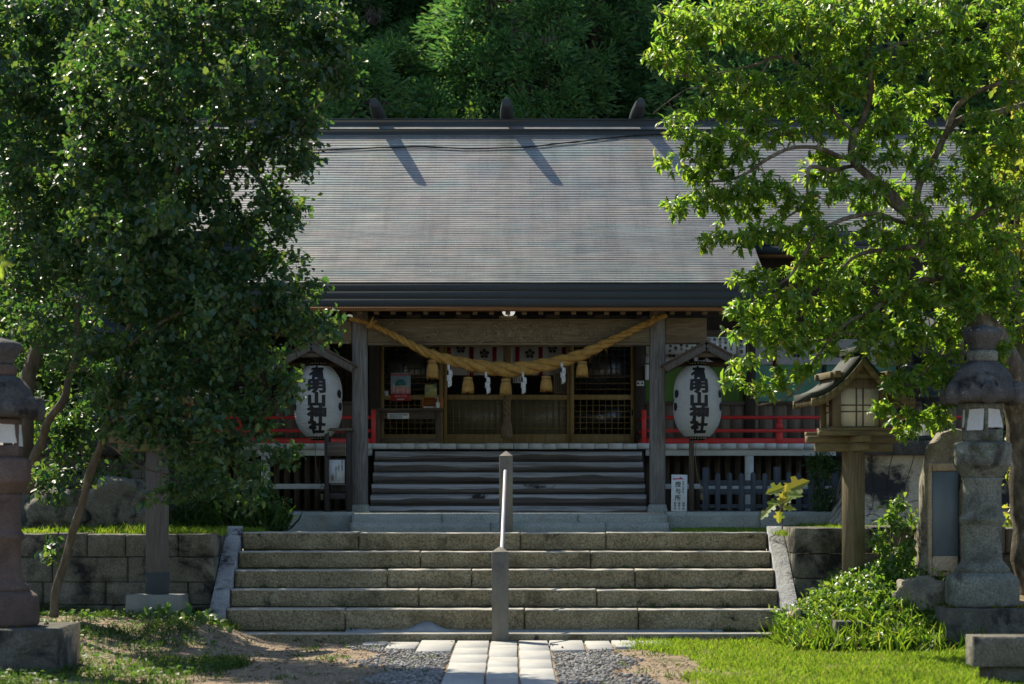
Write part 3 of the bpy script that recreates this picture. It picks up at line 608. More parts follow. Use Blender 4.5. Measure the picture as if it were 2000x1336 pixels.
# mortar smeared along the foot of the first riser
m_mortar = mat('grey_mortar', [(.3, (.25, .26, .27)), (.7, (.36, .37, .38))], 5, rough=.9, bump=.3, bscale=40)
mb = MB(); pts = []; xx = -1.72
while xx < 2.2:
    pts.append((xx, .105 + .03 * max(0, noise.noise((xx * 2.2, 4.2, 0))) + (.085 * math.exp(-((xx + .88) / .14) ** 2)))); xx += .05
for a, b in zip(pts[:-1], pts[1:]):
    mb.add([(a[0], 24.985, .084), (b[0], 24.985, .084), (b[0], 25.028, b[1]), (a[0], 25.028, a[1]), (a[0], 25.07, .084), (b[0], 25.07, .084)], [(0, 1, 2, 3), (3, 2, 5, 4)])
mb.build('mortar_fillet', m_mortar, st)
for (a, b, s) in ((XL - .172, XL - .004, 1.3), (XR + .004, XR + .172, 5.3)):
    mb = MB(); n = 46
    def top(u, v, a=a, b=b, s=s):
        y = 24.93 + (26.62 - 24.93) * v; x = a + (b - a) * u; e = .012 if 0 < u < 1 and 0 < v < 1 else 0
        return (x, y, .262 + .53 * (y - 24.93) - .004 + e * (.6 * noise.noise((x * 14, y * 14, s)) + .5 * noise.noise((x * 30, y * 30, s)) + .6))
    mb.grid(top, 6, n)
    mb.prismx([(24.93, -.02), (26.62, -.02), (26.62, 1.148), (24.93, .255)], a, b)
    mb.build('balustrade', m_balus, st)

px_ = []; 
for k in range(46):
    i = random.randrange(6); y = (24.74 if i == 5 else 25.05 + .36 * i - .03); zz = (0 if i == 5 else ([.083] + step_h)[i]) ; x = random.choice((U(-2.9, -1.2), U(1.2, 2.75), U(2.2, 2.78), U(-2.9, 2.7)))
    for q in range(random.randrange(5, 14)): px_.append((x + random.gauss(0, .025), y + random.gauss(0, .01), zz))
pp = np.array(px_); n = len(pp)
o = leaf_object('step_weeds', pp, np.stack([RNG.normal(size=n) * .6, RNG.normal(size=n) * .3 - .2, np.ones(n)], 1), rnd_unit(n), RNG.uniform(.02, .075, n), .008, m_grassdark, None, 8); tag(o, 'tiny weeds rooted in the joints of the granite steps', 'weeds', kind='stuff')
hr = thing('handrail', 'steel pipe handrail between two square granite posts on the steps', 'handrail', (-.1, 24.68, 0))
def gpost(x, y, h, z0, z1, apex):
    mb = MB(); mb.box(x - h, x + h, y - h, y + h, z0, z1)
    mb.add([(x - h, y - h, z1 + .001), (x + h, y - h, z1 + .001), (x + h, y + h, z1 + .001), (x - h, y + h, z1 + .001), (x, y, apex)], [(0, 1, 4), (1, 2, 4), (2, 3, 4), (3, 0, 4)])
    return mb.build('post', m_post, hr, .006)
gpost(-.12, 24.685, .086, -.02, .918, .978); gpost(-.066, 26.98, .075, 1.06, 1.93, 1.99)
p0 = (-.07, 26.9, 1.765); p1 = (-.075, 26.80, 1.755); p2 = (-.105, 24.90, .905); p3 = (-.118, 24.74, .86)
MB().tube([p0, p1, p2, p3], .021, 14).build('rail_pipe', m_steel, hr, smooth=True)

def course_wall(name, label, xa, xb, y, rows, lens, seed, jut=0.0):
    """retaining wall of squared blocks in courses; rows are z limits, lens block joints per course"""
    mb = MB()
    for r_, (za, zb) in enumerate(rows):
        c = [xa] + [v for v in lens[r_] if xa < v < xb] + [xb]
        for j, (a, b) in enumerate(zip(c[:-1], c[1:])):
            mb.rough(a + .005, b - .005, y - (jut if r_ == len(rows) - 1 else 0) + U(-.012, .012), 26.7, za + .006, zb - .006 + (U(-.012, .012) if r_ == len(rows) - 1 else 0), .014, .035, seed + r_ * 3.7 + j * 1.9)
    mb.box(xa + .02, xb - .02, y + .06, 26.68, rows[0][0], rows[-1][1] - .03)
    o = mb.build(name, m_wall); return tag(o, label, 'wall')
course_wall('retaining_wall', 'mossy three course block wall behind the left wooden post', -7.5, XL - .178, 25.5, [(-.05, .34), (.34, .58), (.58, .845), (.845, 1.092)],
            [[-6.9, -5.3, -4.2, -3.6], [-6.2, -4.95, -4.28, -3.42], [-5.6, -4.85, -4.05, -3.75], [-6.5, -4.9, -4.48, -4.08, -3.52]], 2.0)
course_wall('retaining_wall', 'dark stained block wall behind the right wooden lantern', XR + .178, 7.5, 25.5, [(-.05, .35), (.35, .62), (.62, .88), (.88, 1.16)],
            [[3.6, 4.9, 6], [3.9, 5, 6.4], [3.5, 4.6, 5.7], [3.78, 5.2, 6.5]], 9.0, .02)
#@@HALL

# ------------------------------------------------------------------ the shrine hall
XC = -.05
hall = thing('shrine_hall', 'long wooden shrine hall under a broad patinated copper roof with red veranda rails', 'shrine', (XC, 32.5, ter))
ZE, ZR = 28.8, 34.5; hE, hR = H(553, ZE), H(262, ZR)
def roof_h(z):
    t = (z - ZE) / (ZR - ZE); return hE + (hR - hE) * t - .20 * math.sin(math.pi * min(max(t, 0), 1))
ZM = min(np.arange(29, 32, .01), key=lambda z: abs(959 - (roof_h(z) - EYE) * F / z - 453))
HW, KW = 6.42, 3.10
NC = 70; mb = MB()
bnd = [ZE + (ZR - ZE) * i / NC for i in range(NC + 1)]
im = min(range(NC), key=lambda i: abs(bnd[i] - ZM)); ZM = bnd[im]
for i in range(NC):
    w = HW if i >= im else KW; nx = int(w * 2 / .3); lip = .014
    za, zb = bnd[i], bnd[i + 1] + .006
    rows = []
    for (z, dh, jz) in ((za + .020, -.008, 0), (za + .001, lip * .40, 1), (za, lip * .62, 1), (za + .006, lip * .86, 1), (za + .016, lip, 1), (zb, .004, 0)):
        row = []
        for k in range(nx + 1):
            x = XC - w + 2 * w * k / nx
            wv = .010 * noise.noise((x * .9, i * .31, 2.0)) + .0045 * noise.noise((x * 3.1, i * 1.7, 9.0))
            row.append((x, z + (wv if jz else wv * .5), roof_h(z) + dh + (.5 * wv)))
        rows.append(row)
    vs = [p for r_ in rows for p in r_]; m_ = nx + 1
    mb.add(vs, [(j * m_ + k, j * m_ + k + 1, (j + 1) * m_ + k + 1, (j + 1) * m_ + k) for j in range(5) for k in range(nx)])
# rear slope, plain
mb.add([(XC - HW, ZR + .4, hR), (XC + HW, ZR + .4, hR), (XC + HW, 40.2, roof_h(ZM)), (XC - HW, 40.2, roof_h(ZM))], [(3, 2, 1, 0)])
mb.build('roof', m_roof, hall)
# body of the roof below the sheet: fascias stepped in three bands, barge boards
def band(mb, x0, x1, zf, ztop, hgt, n=3):
    for k in range(n):
        a = ztop - hgt * k / n; b = ztop - hgt * (k + 1) / n
        mb.box(x0, x1, zf + .001 * k, zf + .16, b + .004, a)
        mb.box(x0 + .002, x1 - .002, zf + .012, zf + .158, b, b + .0035)
fh = H(553, ZE) - H(597, ZE)
mb = MB(); band(mb, XC - KW, XC + KW, ZE + .012, hE - .008, fh)
for sx in (-1, 1):
    x = XC + sx * (KW - .03)
    for k in range(12):
        a = ZE + .18 + (ZM + .3 - ZE - .18) * k / 12; b = ZE + .18 + (ZM + .3 - ZE - .18) * (k + 1) / 12
        mb.prismx([(a, roof_h(a) - fh), (b, roof_h(b) - fh), (b, roof_h(b) - .01), (a, roof_h(a) - .01)], x - .028, x + .028)
band(mb, XC - HW, XC - KW - .003, ZM + .012, roof_h(ZM) - .008, fh); band(mb, XC + KW + .003, XC + HW, ZM + .012, roof_h(ZM) - .008, fh)
for sx in (-1, 1):
    x = XC + sx * (HW - .03)
    for k in range(14):
        a = ZM + .18 + (ZR - ZM - .1) * k / 14; b = ZM + .18 + (ZR - ZM - .1) * (k + 1) / 14
        mb.prismx([(a, roof_h(a) - fh), (b, roof_h(b) - fh), (b, roof_h(b) - .01), (a, roof_h(a) - .01)], x - .028, x + .028)
mb.build('fascia', m_fascia, hall)
mb = MB(); hb = hE - .008 - fh
mb.box(XC - KW + .02, XC + KW - .02, ZE + .07, ZE + .22, hb - .045, hb - .002)
n = 150
for k in range(n):
    x = XC - 2.2 + 4.4 * k / n; mb.box(x, x + .012, ZE + .055, ZE + .069, hb - .012, hb - .001)
mb.build('eave_board', m_copperstrip, hall)
mb = MB(); hm = roof_h(ZM) - .008 - fh; mb.box(XC - HW + .03, XC - KW - .01, ZM + .06, ZM + .2, hm - .045, hm - .002); mb.build('eave_board', m_copperstrip, hall); mb = MB(); mb.box(XC + KW + .01, XC + HW - .03, ZM + .06, ZM + .2, hm - .045, hm - .002)
mb.build('eave_board', m_copperstrip, hall)
mb = MB()   # soffit boarding following the slope
def sof(x0, x1, za, zb, d):
    n = 8
    for k in range(n):
        a = za + (zb - za) * k / n; b = za + (zb - za) * (k + 1) / n
        mb.prismx([(a, roof_h(a) - d - .03), (b, roof_h(b) - d - .03), (b, roof_h(b) - d), (a, roof_h(a) - d)], x0, x1)
sof(XC - KW + .06, XC + KW - .06, ZE + .17, ZM + .2, .2); sof(XC - HW + .06, XC + HW - .06, ZM + .21, 34.3, .2)
mb.build('soffit', m_soffit, hall)
mb = MB()
for k in range(31):
    x = XC - 3.0 + .2 * k
    mb.prismx([(29.35, roof_h(29.35) - .36), (32.4, roof_h(32.4) - .36), (32.4, roof_h(32.4) - .24), (29.35, roof_h(29.35) - .24)], x - .03, x + .03)
for k in range(64):
    x = XC - 6.3 + .2 * k
    if abs(x - XC) > 3.1: mb.prismx([(ZM + .35, roof_h(ZM + .35) - .36), (32.4, roof_h(32.4) - .36), (32.4, roof_h(32.4) - .24), (ZM + .35, roof_h(ZM + .35) - .24)], x - .03, x + .03)
mb.build('rafter_row', m_soffit, hall)
for k in range(29):
    x = XC - 2.8 + .2 * k; z = H(607, 29.42)
    MB().box(x - .03, x + .03, 29.42, 29.50, z - .045, z + .045).build('rafter_end', m_relief, hall, .003)
# ridge: base course, sloping flashing, ridge box, three logs
mb = MB(); r1, r2, r3 = H(253, ZR - .05), H(247, 34.62), H(235, 34.64)
mb.box(XC - HW, XC + HW, ZR - .05, ZR + .9, hR - .12, r1)
mb.add([(XC - HW, ZR - .08, r1 - .012), (XC + HW, ZR - .08, r1 - .012), (XC + HW, ZR - .08, r1 + .004), (XC - HW, ZR - .08, r1 + .004), (XC - HW, 34.66, r2 + .01), (XC + HW, 34.66, r2 + .01)], [(0, 1, 2, 3), (3, 2, 5, 4)])
mb.box(XC - HW, XC + HW, 34.64, 35.14, r1 + .003, r3)
mb.box(XC - HW - .01, XC + HW + .01, 34.625, 35.155, r3 + .001, r3 + .022)
mb.build('ridge', m_fascia, hall)
mb = MB(); mb.add([(XC - HW, ZR - .075, r1 + .008), (XC + HW, ZR - .075, r1 + .008), (XC + HW, 34.636, r2 + .012), (XC - HW, 34.636, r2 + .012)], [(0, 1, 2, 3)])
mb.build('ridge_flashing', m_roof, hall)
for xl in (-1.925, -.075, 1.80):
    L = [(34.89 - 1.13 + .02, .060), (34.89 - 1.13, .062)]
    mb = MB(); ys_ = np.linspace(33.76, 36.02, 15); hc = r3 + .115
    mb.tube([(xl, y, hc) for y in ys_], [.062 + .036 * abs(math.sin(math.pi * (y - 33.76) / 2.26)) ** .8 for y in ys_], 20)
    mb.build('ridge_log', m_fascia, hall, .004)
# stone foundation
mb = MB()
def fblocks(xs_, y0, z0, z1, seed, y1=None):
    for j, (a, b) in enumerate(zip(xs_[:-1], xs_[1:])): mb.rough(a + .003, b - .003, y0 + U(-.004, .004), y1 or (y0 + 1.0), z0, z1, .004, .05, seed + j * 2.3)
hf = H(1000, 28.9)
fblocks([-6.3, -5.0, -3.9, -2.72, -1.905], 28.9, 1.03, hf, 1); fblocks([1.845, 2.97, 4.1, 5.2, 6.2], 28.9, 1.03, hf, 4)
mb.box(-6.3, 6.2, 29.2, 36.5, .9, hf - .012)
mb.build('foundation', m_granite_pale, hall)
mb = MB(); fblocks([-1.9, -.83, .78, 1.842], 28.62, 1.03, H(1005, 28.62), 21, 29.3); fblocks([-1.9, -.25, 1.1, 1.842], 28.33, 1.03, H(1021, 28.33), 33, 28.7)
mb.build('foundation_step', m_granite_pale, hall)
# porch pillars on tapered stones
ZP = 29.6; hp0 = H(985, ZP); hp1 = H(600, ZP)
for sx in (-1, 1):
    x = -.041 + sx * 1.82; MBo = MB().box(x - .094, x + .094, ZP - .094, ZP + .094, hp0, roof_h(ZP) - .235); pil = MBo.build('pillar', m_pillar, hall, .012)
    MB().frust(x - .125, x + .125, ZP - .125, ZP + .125, hf - .02, hp0 - .001, .022).build('base_stone', m_granite_pale, pil, .004)
# carved tie beam and its ends
zb0, zb1 = H(675, ZP), H(627, ZP); xa, xb = -.041 - 1.724, -.041 + 1.724
mb = MB(); mb.box(xa, xb, ZP - .08, ZP + .08, zb0 + .03, zb1); mb.box(xa, xb, ZP - .095, ZP + .09, zb0, zb0 + .028); mb.box(xa, xb, ZP - .09, ZP + .088, zb1 + .002, zb1 + .02)
mb.build('tie_beam', m_beam, hall, .005)
mb = MB(); rr = random.Random(3); yf = ZP - .082
def curl(x, z, r, turns, a0, sgn, th):
    pts = []
    for k in range(14):
        t = k / 13; a = a0 + sgn * turns * 2 * math.pi * t; q = r * (1 - .8 * t); pts.append((x + q * math.cos(a), yf - .004, z + q * math.sin(a)))
    mb.tube(pts, [th * (1 - .5 * k / 13) for k in range(14)], 5)
for k in range(90):
    x = rr.gauss(-.06, .40); z = zb0 + .05 + (zb1 - zb0 - .08) * rr.random(); curl(x, z, rr.uniform(.02, .055), rr.uniform(.5, 1.3), rr.random() * 6.28, rr.choice((-1, 1)), rr.uniform(.009, .017))
for k in range(70):
    x = rr.uniform(-1.45, 1.4); z = zb0 + .06 + (zb1 - zb0 - .1) * rr.random(); curl(x, z, rr.uniform(.025, .07), rr.uniform(.35, .9), rr.random() * 6.28, rr.choice((-1, 1)), rr.uniform(.006, .011))
for sx in (-1, 1):
    x = -.041 + sx * 1.45; zc = (zb0 + zb1) / 2
    mb.tube([(x - sx * .2, yf, zb0 + .045), (x - sx * .05, yf, zb0 + .05), (x + sx * .06, yf, zb0 + .12), (x + sx * .08, yf, zc + .02), (x + sx * .02, yf, zb1 - .05), (x - sx * .05, yf, zb1 - .02)], .009, 5)
mb.build('carved_relief', m_relief, hall, smooth=True)
for sx in (-1, 1):
    x0 = -.041 + sx * 1.918; x1 = x0 + sx * .50
    MB().box(min(x0, x1), max(x0, x1), ZP - .085, ZP + .085, H(672, ZP), H(622, ZP)).build('beam_end', m_beam, hall, .006)
# purlin on brackets above the beam
mb = MB(); mb.box(XC - 2.9, XC + 2.9, ZP + .12, ZP + .26, H(618, ZP) + .02, roof_h(ZP + .2) - .25)
for x in (-1.2, -.6, .5, 1.1): mb.box(x - .09, x + .09, ZP - .07, ZP + .1, zb1 + .022, zb1 + .10)
mb.build('purlin', m_darkwood, hall)
# timber log steps
xa, xb = -1.762, 1.672; nx = 90
for i in range(6):
    y0 = 29.86 + .25 * i; zt = H([988.7, 966, 945.6, 923, 902.6, 882][i], y0); hgt = .155 if i else zt - hf + .02; mb = MB(); s = i * 5.7; rows = []
    for (dy, dz, am) in ((.30, 0, 0), (.03, .002, .003), (.006, -.010, .004), (.0, -.030, .006), (.002, -.052, .030), (.010, -.082, .016), (.05, -.112, .012), (.10, -.128, .006), (.12, -hgt - .02, 0)):
        row = []
        for k in range(nx + 1):
            x = xa + (xb - xa) * k / nx; w = noise.noise((x * 1.5, s + dz * 6, .3)) + .5 * noise.noise((x * 4.2, s, dz * 9))
            row.append((x, y0 + dy + am * w * .2, zt + dz + am * w * (1.0 if dz < -.05 else .4)))
        rows.append(row)
    m_ = nx + 1; vs = [p for r_ in rows for p in r_]
    for j in range(len(rows) - 1):
        mb.cur = 0 if j < 4 else 1  # upper faces pale from wear plus caught sky light put into the colour
        if j == 0: base_ = len(mb.v); mb.add(vs, [(k + 1, k, m_ + k, m_ + k + 1) for k in range(nx)])
        else:
            for k in range(nx): mb.f.append(tuple(base_ + q for q in (j * m_ + k + 1, j * m_ + k, (j + 1) * m_ + k, (j + 1) * m_ + k + 1))); mb.mi.append(mb.cur)
    for e in (0, nx): mb.f.append(tuple(base_ + j * m_ + e for j in range(len(rows)))); mb.mi.append(1)
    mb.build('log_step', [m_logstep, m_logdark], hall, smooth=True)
# veranda boards, white ends
ZV = 31.36; hv = H(866, ZV)
mb = MB(); x = -6.1
while x < 6.05:
    w = U(.15, .215)
    mb.box(x + .003, x + w - .003, ZV + U(-.008, .008), 32.5, hv - .072 + U(-.004, .004), hv + U(-.004, .003)); x += w
mb.build('veranda', m_white, hall)
for (a, b) in ((-6.1, -1.82), (1.74, 6.05)): MB().box(a, b, ZV + .1, ZV + .2, H(890, 31.46), hv - .078).build('veranda_beam', m_white, hall, .003)
for x in (-5.1, -3.21, 3.09, 5.0): MB().box(x - .055, x + .055, ZV + .103, ZV + .197, hf - .01, H(890, 31.46) - .001).build('veranda_post', m_white, hall, .003)
for (a, b) in ((-5.04, -3.267), (-3.153, -1.95), (1.87, 3.033), (3.147, 4.94)): MB().box(a, b, ZV + .12, ZV + .18, H(955, 31.5), H(945, 31.5)).build('lower_rail', m_white, hall, .003)
mb = MB(); mb.box(-1.80, 1.72, 31.47, 31.6, hf, hv - .08); mb.box(-6.1, 6.05, 32.3, 32.36, hf, hv - .08)
mb.build('underfloor_boarding', m_darkwood, hall)
for xs_ in (np.arange(-6.0, XC - 1.8, .135), np.arange(XC + 1.8, 6.0, .135)):
    mb = MB()
    for x in xs_: mb.box(x, x + .075, 32.14, 32.2, hf, hv - .08)
    mb.build('underfloor_slats', m_oldwood, hall)
# red rails
def rail(a, b, dirx=True):
    mb = MB(); y = ZV + .1
    rows = [(H(815, ZV), .022, True), (H(841, ZV), .022, False), (H(861, ZV), .036, False)]
    for (z, h, rnd) in rows:
        if dirx:
            if rnd: mb.tube([(a, y, z), (b, y, z)], .024, 12)
            else: mb.box(min(a, b), max(a, b), y - .028, y + .028, z - h, z + h)
        else:
            if rnd: mb.tube([(a, y + .1, z), (a, 32.45, z)], .024, 12)
            else: mb.box(a - .026, a + .026, y + .06, 32.45, z - h, z + h)
    if dirx:
        n = max(1, round(abs(b - a) / 1.0)); s = 1 if b > a else -1; off = .72
        for k in range(n + 1):
            x = a + s * (off + k * 1.0)
            if (x - b) * s > 0: break
            mb.box(x - .045, x + .045, y - .04, y + .04, hv + .004, H(841, ZV) - .023); mb.box(x - .045, x + .045, y - .04, y + .04, H(841, ZV) + .023, H(826, ZV)); mb.box(x - .03, x + .03, y - .035, y + .035, H(826, ZV), H(820, ZV)); mb.box(x - .042, x + .042, y - .038, y + .038, H(820, ZV), H(818, ZV) + .004)
    return mb.build('red_rail', m_red, hall, .004)
rail(-1.835, -6.0); rail(1.755, 6.0)
for x in (-1.80, 1.715):
    rail(x, x, False)
    MB().box(x - .03, x + .03, ZV + .04, ZV + .12, hv + .004, H(800, ZV)).build('red_rail', m_red, hall, .004)
# front wall
ZW = 32.5; htop = 5.0; ox0, ox1 = -1.776, 1.652
hl = H(672, ZW)
MB().box(-6.2, 6.1, ZW + .02, ZW + .12, H(645, ZW), htop + .3).build('upper_wall', m_darkwood, hall)
mb = MB()
for (a, b) in ((-6.2, ox0 - .14), (ox1 + .14, 6.1)):
    mb.box(a, b, ZW + .03, ZW + .1, hv - .07, H(790, ZW))
for (a, b) in ((-6.2, -6.1), (6.0, 6.1)): mb.box(a, b, ZW + .121, 37.3, hv - .07, htop + .3)
mb.box(-6.1, 6.0, 37.2, 37.3, hv - .07, htop)
mb.build('wall', m_wallboard, hall)
mb = MB(); mb.box(-6.1, 6.0, 32.501, 37.2, hv - .2, hv - .0735); mb.build('floor', m_darkwood, hall)
for xs_ in (np.arange(-6.1, ox0 - .2, .19), np.arange(ox1 + .15, 6.0, .19)):
    mb = MB()
    for x in xs_: mb.box(x, x + .182, ZW + .012, ZW + .029, hv + .002, H(790, ZW) - .002)
    mb.build('wall_boarding', m_wallboard, hall)
for (a, b) in ((ox0 - .14, ox0), (ox1, ox1 + .14), (3.13, 3.27), (5.2, 5.34), (-3.37, -3.23), (-5.4, -5.26)): MB().box(a, b, ZW - .03, ZW + .14, hv + .001, H(644, ZW) + .8).build('wall_post', m_darkwood, hall, .004)
mb = MB(); mb.box(ox0 + .001, ox1 - .001, ZW - .02, ZW + .13, hl, H(645, ZW) - .001)
for (a, b) in ((-6.1, -5.401), (-5.259, -3.371), (-3.229, ox0 - .141), (ox1 + .141, 3.129), (3.271, 5.199), (5.341, 6.0)):
    mb.box(a, b, ZW - .02, ZW + .019, H(657, ZW), H(645, ZW)); mb.box(a, b, ZW - .02, ZW + .14, H(791, ZW) + .002, H(784, ZW))
mb.build('lintel', m_oldwood_x, hall, .003)
# hangings behind the openings of the side bays: green cloth at right, dark lattice at left
def cloth(mb, x0, x1, y, z0, z1, amp=.012, f=9, nx=40):
    mb.grid(lambda u, v: (x0 + (x1 - x0) * u, y + amp * math.sin((x0 + (x1 - x0) * u) * f * 2 + v) * (1 - .3 * v) + amp * .6 * noise.noise(((x0 + u) * 4, v * 2, y)), z0 + (z1 - z0) * v), nx, 4)
for (a, b, m_, lab) in ((1.80, 3.12, m_green, 'grass green cloth panel'), (3.28, 4.18, m_teal, 'pale teal cloth panel'), (4.24, 5.18, m_teal, 'pale teal cloth panel')):
    mb = MB(); cloth(mb, a, b, ZW + .09, H(785, ZW), H(706, ZW)); mb.build('cloth_panel', m_, hall, smooth=True, label=lab)
mb = MB(); mb.box(4.185, 4.235, ZW + .06, ZW + .12, H(784, ZW), H(657, ZW)); mb.box(1.80, 6.0, ZW + .13, ZW + .16, H(784, ZW), H(657, ZW)); mb.build('panel_backing', m_darkwood, hall)
mb = MB()
for x in np.arange(-6.05, ox0 - .15, .085): mb.box(x - .006, x + .006, ZW + .03, ZW + .045, H(784, ZW), H(657, ZW))
for z in np.arange(H(784, ZW) + .06, H(657, ZW), .085): mb.box(-6.1, ox0 - .141, ZW + .046, ZW + .058, z - .006, z + .006)
mb.box(-6.1, ox0 - .14, ZW + .15, ZW + .18, H(784, ZW), H(657, ZW))
mb.build('lattice_screen', m_darkwood, hall)
# four sliding doors
def door(x0, x1, y, upgrid, frost):
    zt = hl - .003; zb_ = hv + .006; zm0, zm1 = H(781, y), H(771, y); w = .05
    mb = MB(); mb.box(x0, x0 + w, y - .02, y + .02, zb_, zt); mb.box(x1 - w, x1, y - .02, y + .02, zb_, zt)
    mb.box(x0 + w, x1 - w, y - .018, y + .018, zb_, H(848, y)); mb.box(x0 + w, x1 - w, y - .019, y + .019, zm0, zm1); mb.box(x0 + w, x1 - w, y - .018, y + .018, zt - .03, zt)
    d = mb.build('door', m_doorwood, hall, .003)
    mb = MB(); a, b = x0 + w, x1 - w; nv = max(2, round((b - a) / .082))
    for k in range(1, nv): mb.box(a + (b - a) * k / nv - .004, a + (b - a) * k / nv + .004, y - .014, y - .004, H(848, y), zm0)
    for k in range(1, 6):
        z = H(848, y) + (zm0 - H(848, y)) * k / 6; mb.box(a, b, y - .0035, y + .004, z - .004, z + .004)
    if upgrid:
        for k in range(5): z = zm1 + .075 + .079 * k; z < H(736, y) and mb.box(a, b, y - .0035, y + .004, z - .004, z + .004)
    mb.build('lattice', m_doorwood, d)
    if upgrid:
        mb = MB()
        for k in range(1, nv): mb.box(a + (b - a) * k / nv - .005, a + (b - a) * k / nv + .005, y - .014, y - .004, zm1, zt - .031)
        for k in range(5): z = H(733, y) + .088 * k; mb.box(a, b, y - .0035, y + .004, z - .005, z + .005)
        mb.box(a, b, y - .016, y + .0, H(737, y) - .0, H(735, y) + .012)
        mb.build('upper_lattice', m_darkwood, d)
    MB().box(a, b, y + .006, y + .009, H(848, y), zm0).build('glass_pane', m_frost if frost else m_glass, d)
    if upgrid: MB().box(a, b, y + .010, y + .013, zm1, zt - .031).build('glass_pane', m_glass, d)
    return d
door(ox0 + .004, -.93, ZW + .06, True, False); door(-.925, -.07, ZW + .1, False, True); door(-.065, .79, ZW + .1, False, True)
dr = door(.785, ox1 - .004, ZW + .06, True, False)
MB().box(ox1 - .04, ox1 - .024, ZW + .034, ZW + .042, H(812, ZW), H(800, ZW)).build('pull', m_blackmetal, dr)
# electric boxes on the right inner post
MB().box(1.785, 1.835, ZW - .10, ZW - .03, H(742, 32.4), H(712, 32.4)).build('switch_box', m_plastic, hall, .004)
mb = MB()
for dx in (.03, .085): mb.lathe([(.014, 0), (.014, .006)], (0, 0, 0), 12)
mb = MB(); mb.box(1.672, 1.772, ZW - .045, ZW - .031, H(754, ZW), H(744, ZW)); mb.build('socket_plate', m_plastic, hall, .003)
mb = MB()
for x in (1.695, 1.748): mb.box(x - .012, x + .012, ZW - .05, ZW - .0455, H(749, ZW) - .012, H(749, ZW) + .012)
mb.build('socket_hole', m_ink, hall)
#@@PROPS

# ------------------------------------------------------------------ sacred rope with tassels and paper streamers
ZS = 29.38
rp = thing('sacred_rope', 'thick twisted straw rope with tassels and white paper streamers slung between the porch pillars', 'rope', (X(992, ZS), ZS, H(722, ZS)))
key = [(683, 622, 5), (715, 630, 5.5), (760, 650, 7), (810, 677, 9), (850, 695, 11), (895, 707, 13), (940, 716, 15), (990, 722, 16.5), (1040, 717, 15.5), (1090, 707, 14), (1140, 691, 12), (1185, 670, 10), (1230, 648, 8), (1270, 629, 6), (1302, 615, 5)]
q = crom([(X(a, ZS), H(b, ZS), c * .90 * ZS / F) for a, b, c in key], 26)
mb = MB(); ph = 0.0
path = []
for i, (x, z, r) in enumerate(q):
    if i: ph += math.hypot(x - q[i - 1][0], z - q[i - 1][1]) / (r * 5.2) * 2 * math.pi / 1.0 * .62
    path.append((x, z, r, ph))
for s in range(3):
    pts = []; rd = []
    for i, (x, z, r, p) in enumerate(path):
        a = -p + s * 2 * math.pi / 3; j = min(max(i, 1), len(path) - 2)
        tx, tz = path[j + 1][0] - path[j - 1][0], path[j + 1][1] - path[j - 1][1]; L = math.hypot(tx, tz); nx_, nz_ = -tz / L, tx / L
        o_ = r * .48; pts.append((x + nx_ * o_ * math.cos(a), ZS + o_ * math.sin(a), z + nz_ * o_ * math.cos(a))); rd.append(r * .58)
    mb.tube(pts, rd, 10)
rs = random.Random(12)      # loose straws standing off the twist
for k in range(420):
    x, z, r, p = path[rs.randrange(4, len(path) - 4)]; a = rs.uniform(0, 6.28); d = Vector((rs.uniform(-1, 1), math.sin(a) * .6, math.cos(a) * .8)).normalized(); c0 = Vector((x, ZS + r * 1.0 * math.sin(a), z + r * 1.0 * math.cos(a))); L = rs.uniform(.02, .07)
    mb.tube([c0, c0 + d * L * .5, c0 + d * L + Vector((0, 0, -.012))], [.0016, .0013, .0008], 3, cap=False)
mb.build('rope', m_straw, rp, smooth=True)
# ties at the pillars
for (px, py) in ((722, 634), (1270, 630)):
    c = P(px, py, ZS); mb = MB()
    for k in range(3):
        mb.tube([(c.x + .045 * math.cos(t) + .02 * k, c.y + .06 * math.sin(t), c.z + .05 * math.cos(t)) for t in np.linspace(0, 6.28, 14)], .009, 6)
    mb.tube([(c.x, c.y - .05, c.z), (c.x + .03, c.y - .06, c.z + .05), (c.x + .05, c.y - .05, c.z + .09)], .012, 6)
    mb.build('tie_cord', m_straw, rp, smooth=True)
for (px, y0, y1) in ((845, 702, 738), (914, 736, 766), (988, 739, 770), (1067, 734, 763), (1137, 705, 734)):
    s = ZS / F; h = (y1 - y0) * s; c = P(px, y1, ZS); ry = ZS if px not in (845, 1137) else ZS
    mb = MB(); mod = lambda a, z: 1 + .05 * math.sin(a * 17) + .03 * math.sin(a * 29)
    mb.lathe([(.072, 0), (.076, h * .12), (.070, h * .45), (.060, h * .72), (.045, h * .80), (.058, h * .86), (.056, h * .95), (.03, h), (.006, h * 1.01)], c, 44, mod=mod)
    for k in range(90):
        a = U(0, 6.28); r0 = .074 * U(.8, 1.03); mb.tube([(c.x + r0 * .9 * math.cos(a), c.y + r0 * .9 * math.sin(a), c.z + h * .3), (c.x + r0 * 1.02 * math.cos(a), c.y + r0 * 1.02 * math.sin(a), c.z - U(-.005, .022))], [.0035, .002], 4)
    t = mb.build('tassel', m_straw, rp, smooth=True)
    mb = MB(); mb.tube([(c.x, c.y, c.z + h), (c.x, c.y, c.z + h + .14)], .006, 6); mb.tube([(c.x + .05 * math.cos(a), c.y + .05 * math.sin(a), c.z + h * .80) for a in np.linspace(0, 6.28, 18)], .008, 6)
    mb.build('cord', m_hemp, t, smooth=True)
